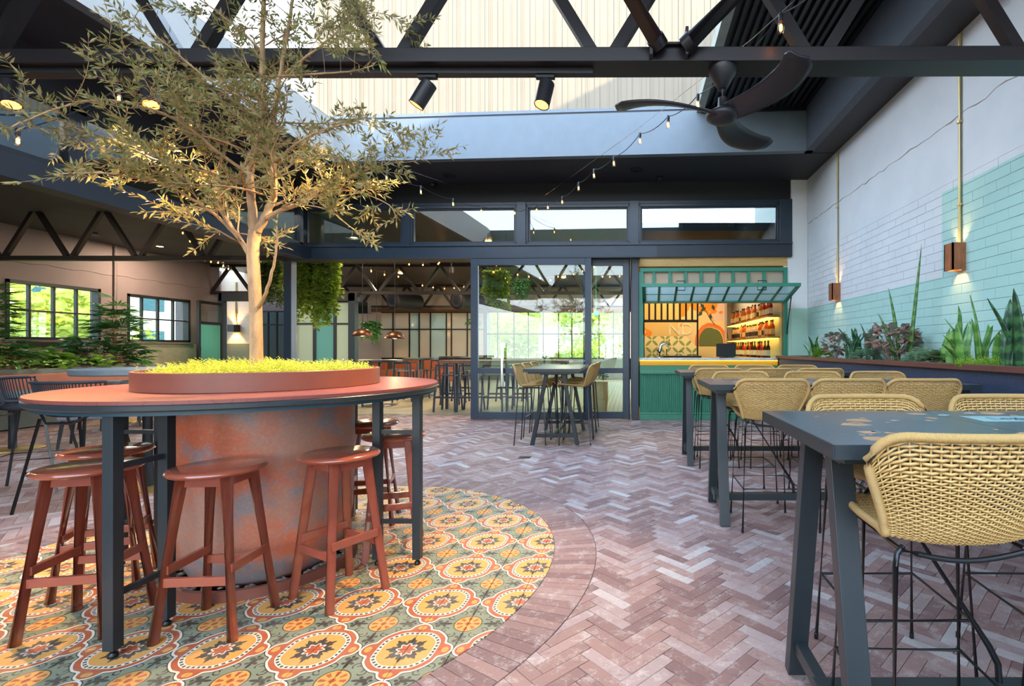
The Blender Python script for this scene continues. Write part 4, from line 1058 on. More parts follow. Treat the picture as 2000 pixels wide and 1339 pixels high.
# ================================================================ interior ambience: warm ceiling lamps added to brighten the rooms
for i, (x, y) in enumerate(((-9.5, 12), (-6.5, 11.5), (-3.5, 12), (-1.2, 13), (-8, 17), (-5, 17.5), (-2.5, 18), (-12, 12.5), (-11.5, 7), (-9, 5))):
    z = 3.92 if y > 9.4 else 3.89
    o = B().lathe((x, y, z-.02), [(0, -.002), (.07, 0), (.08, .02)], 20).build('downlight', lamp_e); tag(o, 'round ceiling downlight added to brighten the inner rooms', 'downlight', 'added downlights of the inner rooms')
    lamp('AREA', (x, y, z-.04), 58 if y > 9.4 else 12, (1, .78, .55), .25, (x, y, 0))
# ================================================================ ROUND PLANTER TABLE
rt = thing('planter_table', 'large round bar table with a brick red top wrapped around the rusty drum planter', 'table', (CX, CY, 0))
def ring(r0, r1, z0, z1, n=96, rnd=0):
    if rnd: prof = [(r0, z0), (r1-rnd, z0), (r1, z0+rnd), (r1, z1-rnd), (r1-rnd, z1), (r0, z1), (r0, z0)]
    else: prof = [(r0, z0), (r1, z0), (r1, z1), (r0, z1), (r0, z0)]
    return B().lathe((0, 0, 0), prof, n)
ring(.5, .945, 1.066, 1.082).build('tabletop', redtop, rt, smooth=.6)
ring(.5, .948, 1.036, 1.0665, rnd=.006).build('table_edge', tsteel, rt, smooth=.5, label='dark worn steel band around the table edge')
ring(.42, .925, 1.018, 1.036).build('under_rim', paint('rim_teal', (40, 74, 90), .4), rt, smooth=.6)
ring(.575, .594, 1.082, 1.182, rnd=.003).build('planter_collar', rust, rt, smooth=.5, label='terracotta painted steel collar')
for a in (0, 90, 180, 270):
    A = Matrix.Rotation(math.radians(a), 3, 'Z')
    fr = bpy.data.objects.new('leg_frame', None); COL.objects.link(fr); fr.parent = rt
    fr.rotation_euler = (0, 0, math.radians(a))
    for x in (.655, .895): B().box(x-.023, x+.023, -.023, .023, .035, 1.02).build('leg', tsteel, fr, bevel=.002)
    for x in (.655, .895):
        B().lathe((x, 0, 0), [(.017, 0), (.019, .004), (.016, .018), (.007, .024), (.007, .04)], 14).build('foot_glide', legm, fr, smooth=.8)
    for z in (.26, .80): B().box(.67, .88, -.010, .010, z-.012, z+.012).build('cross_bar', tsteel, fr)
dm = thing('planter_drum', 'rusty mottled steel drum planter standing in the middle of the round table', 'planter', (CX, CY, 0))
B().lathe((0, 0, 0), [(.33, .01), (.37, .06), (.415, .16), (.44, .30), (.449, .5), (.452, 1.017), (.43, 1.017), (.43, .9)], 96).build('drum_shell', drum_m, dm, smooth=1.0)
ring(.44, .466, 0, .055).build('base_ring', rust, dm, smooth=.6, label='terracotta ring around the foot')
pb = B()
rp = random.Random(5)
for i in range(130):
    a = rp.random()*2*PI; r = rp.uniform(.385, .43); s_ = rp.uniform(.012, .022)
    o0 = len(pb.v); 
    for (vx, vy, vz) in ((1, 0, 0), (0, 1, 0), (-1, 0, 0), (0, -1, 0), (0, 0, .7), (0, 0, -.7), (.7, .7, .35), (-.7, .7, .35), (-.7, -.7, .35), (.7, -.7, .35)):
        pb.v.append((r*math.cos(a)+vx*s_, r*math.sin(a)+vy*s_*.8, .035+vz*s_+rp.random()*.01))
    pb.f += [(o0+0, o0+6, o0+9), (o0+0, o0+1, o0+6), (o0+1, o0+2, o0+7), (o0+1, o0+7, o0+6), (o0+2, o0+3, o0+8), (o0+2, o0+8, o0+7), (o0+3, o0+0, o0+9), (o0+3, o0+9, o0+8), (o0+4, o0+6, o0+7), (o0+4, o0+7, o0+8), (o0+4, o0+8, o0+9), (o0+4, o0+9, o0+6)]
o = pb.build('pebbles', pebble_m, None, smooth=3); o.location = (CX, CY, 0); tag(o, 'grey river pebbles packed around the foot of the drum', 'pebbles', kind='stuff')
so = B().lathe((CX, CY, 1.05), [(.574, .0), (.574, .06), (.3, .085), (0, .09)], 48).build('planter_soil', soil, smooth=1); tag(so, 'soil inside the terracotta planter collar', 'soil', kind='stuff')
def sprig(b, p, h, rnd_, ll=.012, lw=.006, n=14, lean=.35):
    p = Vector(p); d = Vector((rnd_.uniform(-lean, lean), rnd_.uniform(-lean, lean), 1)).normalized()
    for k in range(n):
        s_ = (k+.5)/n; a = k*2.4; q = p+d*h*s_
        ld = Vector((math.cos(a), math.sin(a), .5+rnd_.random()*.6))
        b.leaf(q, ld, ll*(1.2-.5*s_), lw, up=(0, 0, 1), curl=.3)
rs = random.Random(8); sb = B()
for i in range(1500):
    a = rs.random()*2*PI; r = .56*math.sqrt(rs.random())
    x, y = r*math.cos(a), r*math.sin(a)
    hump = .045*math.exp(-((x+.20)**2+(y+.05)**2)/.02)+.02*math.sin(x*14+1)*math.cos(y*11)
    if x < -.38 and rs.random() < .75: continue
    if x > .42 and rs.random() < .6: continue
    sprig(sb, (CX+x, CY+y, 1.135+.02*(1-r/.56)), max(.025, .055+hump+rs.uniform(-.015, .03)), rs, .017, .008, 13)
o = sb.build('ground_cover', sedum); tag(o, 'lime yellow succulent ground cover filling the round planter', 'ground cover', kind='stuff')

# ---- round lacquered stools
def make_stool():
    t = thing('round_stool', 'x', 'stool', (0, 0, -50))
    B().lathe((0, 0, .722), [(0, 0), (.175, 0), (.188, .006), (.193, .015), (.188, .025), (.175, .030), (.0, .030)], 48).build('seat', stoolm, t, smooth=.9)
    tops = []; feet = []
    for sx_, sy_ in ((1, 1), (-1, 1), (-1, -1), (1, -1)):
        a, b = Vector((sx_*.165, sy_*.15, 0)), Vector((sx_*.095, sy_*.085, .722)); tops.append(b); feet.append(a)
        B().tube([a, b], [.021, .0245], 14).build('leg', stoolm, t, smooth=.8)
    def P(i, z): return feet[i].lerp(tops[i], z/.722)
    for i, j, z, h in ((0, 1, .26, .04), (1, 2, .31, .04), (2, 3, .26, .04), (3, 0, .31, .04), (0, 1, .695, .045), (1, 2, .695, .045), (2, 3, .695, .045), (3, 0, .695, .045)):
        B().bar(P(i, z), P(j, z), .02 if z < .6 else .016, h).build('stretcher' if z < .6 else 'apron', stoolm, t, bevel=.002)
    return t
st0 = make_stool()
SG = 'terracotta round stools around the planter table'
for x, y, r_, lab in ((-2.57, 2.33, .2, 'terracotta round stool at the front left behind the black table leg, nearest the left edge'), (-2.90, 2.72, .5, 'terracotta round stool behind the front left one, mostly hidden by it'),
        (-1.955, 2.325, .08, 'terracotta round stool standing alone in front of the rusty drum'), (-1.555, 2.62, -.5, 'terracotta round stool in front of the right black table leg frame'),
        (-1.545, 3.2, -1.2, 'terracotta round stool right of the black leg frame, bright orange rim'), (-1.97, 3.72, .3, 'terracotta round stool farthest back, peeping out right of the drum')):
    dup(st0, (x, y, 0), r_, lab, SG)

# ================================================================ BAR TABLES AND WICKER CHAIRS
def trestle_table(label, c, L, Wd, rz, legs_in=.08, chips=True, seed=1):
    t = thing('trestle_table', label, 'table', c+(0,), rz, 'dark stone topped bar tables'); rt_ = random.Random(seed)
    ht = 1.042
    for k in range(3):
        x0, x1 = -L/2+L*k/3, -L/2+L*(k+1)/3
        B().box(x0+.0008, x1-.0008, -Wd/2, Wd/2, ht-.040, ht).build('top_panel', top_m, t, bevel=.0015)
    B().box(-L/2+.002, L/2-.002, -Wd/2-.002, -Wd/2+.004, ht-.041, ht-.001).box(-L/2+.002, L/2-.002, Wd/2-.004, Wd/2+.002, ht-.041, ht-.001).box(-L/2-.002, -L/2+.004, -Wd/2, Wd/2, ht-.041, ht-.001).box(L/2-.004, L/2+.002, -Wd/2, Wd/2, ht-.041, ht-.001).build('edge_band', tsteel, t)
    B().box(-L/2+.05, L/2-.05, -Wd/2+.05, Wd/2-.05, ht-.065, ht-.041).build('under_frame', tsteel, t)
    ch = B(); ch2 = B()
    for i in range(64):
        x, y = rt_.uniform(-L/2+.08, L/2-.08), rt_.uniform(-Wd/2+.06, Wd/2-.06); r = rt_.choice((.008, .012, .018, .03, .045, .055)); a0 = rt_.random()*6
        n_ = rt_.randint(5, 7); poly = [(x+r*rt_.uniform(.55, 1.1)*math.cos(a0+2*PI*k/n_), y+.8*r*rt_.uniform(.55, 1.1)*math.sin(a0+2*PI*k/n_)) for k in range(n_)]
        (ch if rt_.random() < .75 or r > .04 else ch2).prism(poly, ht-.002, ht+.0004)
    ch.build('stone_chips', paint('chip_tan', (196, 150, 108), .4), t, kind='stuff'); ch2.build('pale_stone_chips', paint('chip_pale', (168, 182, 184), .4), t, kind='stuff')
    for s_ in (-1, 1):
        xl = s_*(L/2-legs_in-.035)
        tr = bpy.data.objects.new('trestle', None); COL.objects.link(tr); tr.parent = t
        for q in (-1, 1): B().bar((xl, q*(Wd/2-.06), 0), (xl, q*.11, ht-.065), .05, .07, up=(1, 0, 0)).build('leg', tsteel, tr, bevel=.002)
        B().box(xl-.02, xl+.02, -Wd/2+.1, Wd/2-.1, .105, .155).build('cross_bar', tsteel, tr)
        B().box(xl-.03, xl+.03, -.2, .2, ht-.09, ht-.064).build('head_bar', tsteel, tr)
        B().tube([(xl-s_*.12, 0, ht-.07), (s_*.30, 0, .28), (s_*.27, 0, .22), (s_*.265, 0, .15)], .011, 10).build('brace_rod', legm, tr)
    B().box(-L/2+legs_in, L/2-legs_in, -.025, .025, .105, .16).build('stretcher', tsteel, t, bevel=.002)
    return t
def cl(pts, t):
    n = len(pts)-1; i = min(int(t*n), n-1); f = t*n-i
    p = [pts[max(0, i-1)], pts[i], pts[i+1], pts[min(n, i+2)]]
    return tuple(.5*((2*p[1][k])+(-p[0][k]+p[2][k])*f+(2*p[0][k]-5*p[1][k]+4*p[2][k]-p[3][k])*f*f+(-p[0][k]+3*p[1][k]-3*p[2][k]+p[3][k])*f**3) for k in range(len(p[1])))
CP = [(.225, .775, .155), (.20, .800, .185), (.12, .795, .197), (.02, .785, .197), (-.09, .782, .192), (-.165, .790, .190), (-.205, .835, .200), (-.228, .905, .226), (-.25, .98, .256), (-.27, 1.083, .280)]
def SH(u, v):
    au = abs(u); k = max(0, (au-.62)/.38)
    ve = v-(.075*k**2.2)*max(0, (v-.6)/.4)+(.05*k**2)*max(0, (.3-v)/.3)
    y, z, hw = cl(CP, max(0, min(1, ve)))
    back = max(0, min(1, (ve-.45)/.2))
    return Vector((u*hw, y+.062*au**2.4*back, z+.028*au**2.2*(1-back)+.0*back))
def SN(u, v):
    e1 = SH(min(1, u+.01), v)-SH(max(-1, u-.01), v); e2 = SH(u, min(1, v+.01))-SH(u, max(0, v-.01)); return e1.cross(e2).normalized()
def make_chair():
    t = thing('wicker_bar_chair', 'x', 'chair', (0, 0, -50))
    NU, NV = 48, 92
    grid = [[(SH(-1+2*i/NU, j/NV), SN(-1+2*i/NU, j/NV)) for i in range(NU+1)] for j in range(NV+1)]
    for nm, j0, j1 in (('woven_seat', 1, 48), ('woven_backrest', 48, NV)):
        b = B()
        for j in range(j0, j1):
            o0 = len(b.v)
            for i in range(NU+1):
                p, n = grid[j][i]; sg = (0 if i % 2 else (1 if (i//2+j) % 2 else -1)); d = (grid[j+1][i][0]-p)*.42
                c = p+n*sg*.0045
                b.v += [tuple(c+n*.0022), tuple(c+d), tuple(c-n*.0022), tuple(c-d)]
            for i in range(NU):
                for k in range(4): a = o0+i*4; b.f.append((a+k, a+(k+1) % 4, a+4+(k+1) % 4, a+4+k))
        for i in range(0, NU+1, 2):
            b.tube([grid[j][i][0] for j in range(j0-1, j1+1, 3)]+[grid[j1][i][0]], .0028, 4, cap=False)
        b.build(nm, wick, t, smooth=3)
    bd = [SH(-1+2*i/30, 1) for i in range(30)]+[SH(1, 1-j/44) for j in range(44)]+[SH(1-2*i/24, 0) for i in range(24)]+[SH(-1, j/44) for j in range(44)]
    b = B(); b.a = []; b.tube(bd, .0125, 10, closed=True, wrap=True); b.build('wrapped_rim', rim_m, t, smooth=3)
    fe = {}
    for sx_ in (-1, 1):
        for nm, sy_, ytop, yf_ in (('front', 1, .15, .20), ('rear', -1, -.165, -.225)):
            top = Vector((sx_*.165, ytop, .772)); foot = Vector((sx_*.215, yf_, .004)); fe[(sx_, sy_)] = (foot, top)
            m_ = Vector((sx_*.185, ytop+sy_*.012, .735))
            B().tube([foot, m_, m_.lerp(top, .6)+Vector((sx_*.004, 0, .006)), top+Vector((-sx_*.01, -sy_*.01, .004))], .0075, 10).build('leg', legm, t, smooth=.9)
            B().lathe(foot, [(.0095, -.003), (.0095, .02), (.008, .022)], 10).build('foot_cap', legm, t)
    for sy_ in (-1, 1):
        a, b_ = fe[(-1, sy_)][1], fe[(1, sy_)][1]
        B().tube([a.lerp(b_, k/8)+Vector((0, 0, -.028*math.sin(PI*k/8))) for k in range(9)], .0075, 8).build('seat_rail', legm, t, smooth=.9)
    for sx_ in (-1, 1): B().tube([fe[(sx_, 1)][1], fe[(sx_, -1)][1]], .0065, 8).build('seat_rail', legm, t)
    def P(k, z): f, tp = fe[k]; return f.lerp(Vector((k[0]*.185, tp.y, .735)), z/.735)
    for a, b_, z in (((-1, 1), (1, 1), .30), ((-1, -1), (1, -1), .30), ((-1, 1), (-1, -1), .30), ((1, 1), (1, -1), .30)):
        B().tube([P(a, z), P(b_, z)], .0055, 8).build('footrest', legm, t)
    return t
ch0 = make_chair()
yT = (1.68, 3.85, 5.78)
trestle_table('nearest dark stone bar table at the right edge of the photo', (1.525, 1.685), 1.96, .72, 0, seed=4)
trestle_table('middle of the three dark bar tables along the planter', (1.55, 3.90), 1.96, .70, 0, seed=5)
trestle_table('farthest of the three dark bar tables, in front of the servery', (1.50, 5.78), 1.92, .72, 0, seed=6)
trestle_table('dark bar table standing end on before the sliding glass door', (-1.06, 7.27), 1.9, .73, PI/2+.03, legs_in=.3, seed=9)
# pale patch with lettering on the nearest table
pl = thing('table_plaque', 'pale blue plaque with script lettering set in the nearest table top', 'plaque', (1.44, 1.80, 1.0425))
B().box(-.19, .16, -.055, .075, 0, .0012).build('plaque_plate', paint('plaque_blue', (150, 190, 196), .35), pl)
text('Leghorn', .075, paint('ink', (40, 48, 52), .5), Matrix.Translation((0, -.015, .0012))@Matrix.Shear('XZ', 4, (0, 0)), pl, 'lettering', .0004)
ord_ = ['first', 'second', 'third', 'fourth']
def chairs(xs, y, rz, side, tab, grp, flip=None):
    for i, x in enumerate(xs):
        lab = '%s wicker bar chair from the left on the %s side of the %s bar table' % (ord_[i], side, tab)
        dup(ch0, (x, y, 0), rz+rb.uniform(-.03, .03), lab, grp)
chairs((.878, 1.52), 1.455, 0, 'near', 'nearest', 'wicker chairs at the nearest table')
chairs((1.045, 1.68, 2.3), 1.985, PI, 'far', 'nearest', 'wicker chairs at the nearest table')
chairs((1.0, 1.54, 2.08), 3.70, 0, 'near', 'middle', 'wicker chairs at the middle table')
chairs((1.01, 1.67, 2.28), 4.33, PI, 'far', 'middle', 'wicker chairs at the middle table')
chairs((.95, 1.50, 2.05), 5.57, 0, 'near', 'farthest', 'wicker chairs at the farthest table')
chairs((1.0, 1.58, 2.14), 6.13, PI, 'far', 'farthest', 'wicker chairs at the farthest table')
for i, y in enumerate((6.83, 7.4, 7.97)):
    dup(ch0, (-1.36, y, 0), -PI/2, 'wicker bar chair on the left side of the end-on table, %s from the front' % ord_[i], 'wicker chairs at the end-on table')
    dup(ch0, (-.78, y, 0), PI/2, 'wicker bar chair on the right side of the end-on table, %s from the front' % ord_[i], 'wicker chairs at the end-on table')

# ================================================================ LEFT SIDE FURNITURE
def make_rope_chair():
    t = thing('rope_bar_chair', 'x', 'chair', (0, 0, -50))
    cp = [(.24, .76, .2), (.12, .745, .235), (-.05, .74, .25), (-.16, .76, .25), (-.21, .85, .26), (-.245, 1.03, .275)]
    def S(u, v):
        y, z, hw = cl(cp, v); au = abs(u); bk = max(0, min(1, (v-.45)/.3)); return Vector((u*hw, y+.15*au**3*bk, z+.10*au**3*(1-bk)))
    bd = [S(-1+2*i/24, 1) for i in range(24)]+[S(1, 1-j/20) for j in range(20)]+[S(1-2*i/24, 0) for i in range(24)]+[S(-1, j/20) for j in range(20)]
    B().tube(bd, .013, 8, closed=True).build('shell_frame', rope, t, smooth=3)
    b = B()
    for i in range(1, 34): b.tube([S(-1+2*i/34, j/16) for j in range(17)], .0048, 5, cap=False)
    b.build('woven_rope', rope, t, smooth=3)
    B().tube([S(-.9, .55)+Vector((0, 0, -.01)), Vector((-.1, -.17, .70)), Vector((.1, -.17, .70)), S(.9, .55)+Vector((0, 0, -.01))], .011, 8).build('seat_rail', legm, t)
    B().tube([S(-.9, .15), Vector((-.1, .18, .715)), Vector((.1, .18, .715)), S(.9, .15)], .011, 8).build('seat_rail', legm, t)
    P = {}
    for sx_ in (-1, 1):
        for sy_ in (-1, 1):
            f, tp = Vector((sx_*.25, sy_*.27, .004)), Vector((sx_*.17, sy_*.15, .735)); P[(sx_, sy_)] = (f, tp); B().tube([f, tp], .011, 10).build('leg', legm, t, smooth=.9)
    for a, c_ in (((-1, -1), (1, -1)), ((-1, 1), (1, 1)), ((-1, -1), (-1, 1)), ((1, -1), (1, 1))):
        B().tube([P[a][0].lerp(P[a][1], .42), P[c_][0].lerp(P[c_][1], .42)], .007, 7).build('footrest', legm, t)
    return t
rc0 = make_rope_chair()
dup(rc0, (-4.62, 4.13, 0), .06, 'black rope bar chair half hidden behind the left rim of the round planter table', 'black rope bar chairs')
dup(rc0, (-5.56, 4.55, 0), -1.1, 'black rope bar chair cut by the left edge of the photo', 'black rope bar chairs')
def pedestal(label, c, r, h, topm, edge, base_m, br=.3, colw=.05, name='pedestal_table', grp=None, sq=False):
    t = thing(name, label, 'table', c+(0,), 0, grp)
    B().lathe((0, 0, h-.055), [(0, 0), (r-.01, 0), (r, .012), (r, .052), (r-.003, .055), (0, .055)], 56).build('tabletop', topm, t, smooth=.6)
    B().tube([(0, 0, .01), (0, 0, h-.055)], colw*.8, 16).build('column', tsteel, t, smooth=.9)
    B().lathe((0, 0, 0), [(br, 0), (br, .012), (br-.01, .016), (0, .016)], 40).build('base_plate', base_m, t, smooth=.6); return t
pedestal('round grey cocktail table on a brass base behind the left of the planter table', (-4.55, 4.62), .50, 1.12, slate, slate, brass, .30, .055)
pedestal('round grey low table on a brass base far left behind the rope chairs', (-8.0, 6.35), .4, .74, slate, slate, brass, .28)
pedestal('round grey low table on a brass base in front of the planting bed', (-8.9, 8.9), .45, .74, slate, slate, brass, .3)
def armchair(label, c, rz):
    t = thing('lounge_chair', label, 'chair', c+(0,), rz, 'grey lounge chairs of the side room')
    B().box(-.27, .27, -.25, .27, .36, .46).build('seat', greyup, t, bevel=.03)
    b = B(); b.tube([(-.28, .12, .62), (-.28, -.18, .66), (-.2, -.30, .74), (0, -.33, .76), (.2, -.30, .74), (.28, -.18, .66), (.28, .12, .62)], .03, 8); b.build('backrest', greyup, t, smooth=3)
    B().box(-.24, .24, -.31, -.27, .44, .74).build('back_pad', greyup, t, bevel=.015)
    for sx_ in (-1, 1):
        for sy_ in (-1, 1): B().tube([(sx_*.26, sy_*.26, 0), (sx_*.23, sy_*.22, .37)], [.014, .022], 8).build('leg', tsteel, t)
    return t
armchair('grey upholstered lounge chair at the far left edge under the rope chairs', (-8.35, 5.55), .5)
armchair('grey upholstered lounge chair behind the rope chairs', (-7.35, 6.7), 2.2)
armchair('grey lounge chair in front of the planting bed', (-8.6, 8.1), 2.9)
armchair('grey lounge chair right of the low brass based table', (-8.1, 9.2), 1.4)
# banquette along left side, orange seat
bq = thing('banquette', 'tan leather banquette in front of the left planting bed', 'bench', (-10.2, 8.3, 0)); B().box(-.3, .3, -2.5, 5.2, .02, .42).build('bench_base', indoor_dark, bq); B().box(-.28, .32, -2.5, 5.2, .42, .52).build('seat_pad', leatherm, bq, bevel=.03); B().box(-.34, -.22, -2.5, 5.2, .5, .86).build('back_pad', leatherm, bq, bevel=.03)
# planting bed along the left wall
pbx = thing('planting_bed', 'long tiled planting bed along the left wall', 'planter', (0, 0, 0))
B().box(-11.5, -11.42, 5.5, 14.0, 0, .92).box(-12.9, -11.42, 13.92, 14.0, 0, .92).build('bed_wall', indoor_dark, pbx); B().box(-12.9, -11.5, 5.5, 13.92, .5, .84).build('bed_soil', soil, pbx, kind='stuff')

def frond_bush(name, label, c, n, R, Hh, ll, lw, mat, seed, fan=0, stems=0, flat=.5, cat='plant', group=None):
    """bushy plant: leaves on arching stems"""
    r_ = random.Random(seed); t = thing(name, label, cat, c, 0, group); b = B(); s = B()
    for i in range(n):
        a = r_.random()*2*PI; el = r_.uniform(.15, 1.35); rr = r_.uniform(.55, 1)
        tip = Vector((math.cos(a)*math.cos(el)*R*rr, math.sin(a)*math.cos(el)*R*rr, math.sin(el)*Hh*rr+.04))
        if stems and i % 3 == 0: s.tube([Vector((tip.x*.1, tip.y*.1, 0)), tip*.6+Vector((0, 0, .05)), tip], .006, 4, cap=False)
        if fan:
            ax = Vector((tip.x, tip.y, .2*R)).normalized(); sd_ = ax.cross(Vector((0, 0, 1))).normalized(); u = sd_.cross(ax)
            for k in range(fan):
                q = (k/(fan-1)-.5)*2.4; d = ax*math.cos(q)+sd_*math.sin(q)-Vector((0, 0, .25)); b.leaf(tip, d, ll*r_.uniform(.8, 1.1), lw, up=u, curl=.1)
        else:
            d = Vector((math.cos(a+r_.uniform(-.6, .6)), math.sin(a+r_.uniform(-.6, .6)), r_.uniform(-.5, .7)*flat)); b.leaf(tip, d, ll*r_.uniform(.7, 1.15), lw*r_.uniform(.8, 1.1), up=(r_.uniform(-.5, .5), r_.uniform(-.5, .5), 1), curl=.2)
    b.build('foliage', mat, t, kind='stuff')
    if stems: s.build('stems', barkm, t)
    return t
frond_bush('lady_palm', 'tall dark lady palm at the left edge in front of the window', (X(-30, 9.0), 9.0, .84), 90, .42, 1.75, .34, .045, darkleaf, 1, fan=8, stems=1)
frond_bush('lady_palm', 'tall lady palm between the two left windows', (X(232, 11.3), 11.3, .84), 80, .52, 1.65, .34, .045, darkleaf, 2, fan=8, stems=1)
frond_bush('monstera', 'light green split leaved plant at the left of the planting bed', (X(50, 9.8), 9.8, .84), 120, .62, .5, .26, .15, midleaf, 3, stems=1)
frond_bush('leafy_shrub', 'dark fine leaved shrub in the middle of the planting bed', (X(105, 10.4), 10.4, .84), 200, .5, .42, .16, .06, darkleaf, 4, stems=1)
frond_bush('fiddle_leaf_plant', 'broad leaved plant with glossy leaves under the tall palm', (X(185, 11.0), 11.0, .84), 170, .85, .72, .27, .17, darkleaf, 5, stems=1)
frond_bush('leafy_shrub', 'yellow green low shrub beside the broad leaved plant', (X(165, 10.3), 10.3, .84), 120, .5, .35, .16, .1, midleaf, 6)
frond_bush('leafy_shrub', 'low bright green plant at the right end of the planting bed', (X(258, 11.6), 11.6, .84), 90, .4, .28, .15, .09, midleaf, 7)
frond_bush('pothos', 'yellow green trailing plant spilling over the bed edge', (X(45, 9.1), 9.1, .86), 110, .8, .25, .13, .09, midleaf, 8)
frond_bush('leafy_shrub', 'dark bushy plant filling the left end of the bed', (X(0, 9.2), 9.2, .84), 160, .6, .6, .22, .1, darkleaf, 9, stems=1)

# ================================================================ DINING ROOM FURNITURE
pedestal('round dark bar height table inside, nearest behind the planter collar', (X(742, 11.3), 11.3), .48, 1.05, tsteel, tsteel, tsteel, .36, .04, grp='round dining tables inside')
pedestal('round dark bar height table inside, in the middle under the glass screen', (X(822, 13.6), 13.6), .46, 1.05, tsteel, tsteel, tsteel, .36, .04, grp='round dining tables inside')
pedestal('round dark bar height table inside, farthest one', (X(886, 16.5), 16.5), .46, 1.05, tsteel, tsteel, tsteel, .36, .04, grp='round dining tables inside')
tb_ = thing('communal_table', 'long timber topped communal table inside behind the sliding door', 'table', (-2.7, 10.95, 0))
B().box(-1.45, 1.35, -.38, .38, .985, 1.05).build('tabletop', tabletimber, tb_, bevel=.004)
for x in (-1.3, 0, 1.2): 
    for y in (-.3, .3): B().box(x-.03, x+.03, y-.03, y+.03, 0, .985).build('leg', tsteel, tb_)
def make_metal_stool():
    t = thing('metal_bar_stool', 'x', 'stool', (0, 0, -50))
    B().box(-.18, .18, -.17, .19, .735, .755).build('seat', tsteel, t, bevel=.004)
    for sx_ in (-1, 1):
        B().bar((sx_*.22, .21, 0), (sx_*.165, .17, .735), .035, .03).build('leg', navyd, t); B().bar((sx_*.22, -.24, 0), (sx_*.18, -.19, .97), .035, .03).build('leg', navyd, t)
        B().bar((sx_*.205, .19, .3), (sx_*.205, -.21, .3), .015, .03).build('side_rail', navyd, t)
    B().bar((-.185, -.19, .955), (.185, -.19, .955), .02, .035).build('back_rail', navyd, t); B().bar((-.205, -.215, .3), (.205, -.215, .3), .015, .035).build('footrest', navyd, t); B().bar((-.2, .2, .34), (.2, .2, .34), .015, .035).build('footrest', navyd, t)
    return t
ms0 = make_metal_stool()
for i, px in enumerate((870, 915, 962, 1012)):
    dup(ms0, (X(px, 10.15), 10.33, 0), 0, ['navy metal bar stool by the doorway, first from the left at the communal table', 'navy metal bar stool against the sliding door edge, second at the communal table', 'navy metal bar stool seen through the sliding door, third at the communal table', 'navy metal bar stool seen through the sliding door, fourth at the communal table'][i], 'navy metal bar stools')
for i, (px, D, rz) in enumerate(((790, 12.2, .2), (815, 12.8, -.3), (700, 11.2, 1.5), (842, 13.0, 2), (860, 14.6, 0), (905, 12.4, PI), (775, 13.2, 3), (990, 12.4, PI), (1040, 12.4, PI), (885, 11.6, PI))):
    dup(ms0, (X(px, D), D, 0), rz, ['dark stool right of the nearest round table inside', 'dark stool between the two nearer round tables inside', 'dark stool at the left of the nearest round table', 'dark stool under the middle round table', 'dark stool right of the middle round table', 'dark stool behind the left end of the timber table', 'dark stool behind the nearest round table', 'dark stool behind the timber table, seen through the glass door', 'dark stool behind the timber table, rightmost one', 'dark stool just behind the timber table left corner'][i], 'dark bar stools deeper in the dining room')
bq = thing('banquette', 'orange leather banquette along the far dining room wall', 'bench', (0, 0, 0)); 
for a, b_ in ((700, 757), (768, 818), (830, 900)): B().box(X(a, 20.4), X(b_, 20.4), 20.3, 20.5, .42, .84).build('back_pad', leatherm, bq, bevel=.02)
B().box(X(700, 20.3), X(900, 20.3), 19.9, 20.35, .0, .45).build('seat_pad', leatherm, bq, bevel=.02)
nb_ = B().box(X(688, 16.5)-.05, X(722, 16.5), 16.4, 16.6, Z(612, 16.5), Z(590, 16.5)).build('wall_speaker', dark, bevel=.01); tag(nb_, 'black speaker box beside the navy column under the truss', 'speaker'); 
ex = B().box(X(1160, 13), X(1168, 13), 13, 13.05, Z(617, 13), Z(607, 13)).tube([(X(1164, 13), 13.02, Z(607, 13)), (X(1164, 13), 13.02, 3.93)], .006, 5).build('exit_sign', exit_e, bevel=.004); tag(ex, 'small green lit exit sign seen through the narrow door leaf', 'sign')
blk = thing('woven_basket', 'woven cane basket with a green plant seen through the glass beside the table', 'basket', (X(1172, 10.2), 10.2, 0)); B().lathe((0, 0, 0), [(.14, 0), (.17, .3), (.16, .62), (.15, .62)], 24).build('basket_body', wick, blk, smooth=.8)
frond_bush('potted_plant', 'round green plant on top of the woven basket', (X(1168, 10.2), 10.2, .6), 160, .2, .2, .08, .04, darkleaf, 33)

# hanging plants
def hanging(label, px0, px1, py0, py1, D, n, seed, mat=hangleaf, ll=.09, lw=.035):
    r_ = random.Random(seed); t = thing('hanging_fern', label, 'plant', (X((px0+px1)/2, D), D, Z(py0, D))); b = B(); hw = (X(px1, D)-X(px0, D))/2; hh = Z(py0, D)-Z(py1, D)
    B().box(-hw*.9, hw*.9, -.1, .1, -.12, .0).build('trough', dark, t)
    for i in range(n):
        x = r_.uniform(-1, 1)*hw; mxl = hh*(.45+.55*abs(math.sin(x/hw*3.3+seed)))*r_.uniform(.4, 1); y = r_.uniform(-.22, .18); k = 0; p = Vector((x, y, .02)); L = 0
        while L < mxl:
            p = p+Vector((r_.uniform(-.02, .02), r_.uniform(-.015, .015), -.03)); L += .03
            for s_ in (-1, 1): b.leaf(p, (s_*r_.uniform(.3, 1), r_.uniform(-.8, .5), r_.uniform(-.8, .3)), ll*r_.uniform(.6, 1), lw, curl=.2)
    b.build('foliage', mat, t, kind='stuff'); 
    B().tube([(-hw*.8, 0, 0), (-hw*.8, 0, 3.93-Z(py0, D))], .006, 5).tube([(hw*.8, 0, 0), (hw*.8, 0, 3.93-Z(py0, D))], .006, 5).build('hanger_wire', dark, t); return t
hanging('lush green ferns hanging right of the navy post under the beam', 572, 658, 505, 640, 10.6, 130, 3, ll=.13, lw=.05)
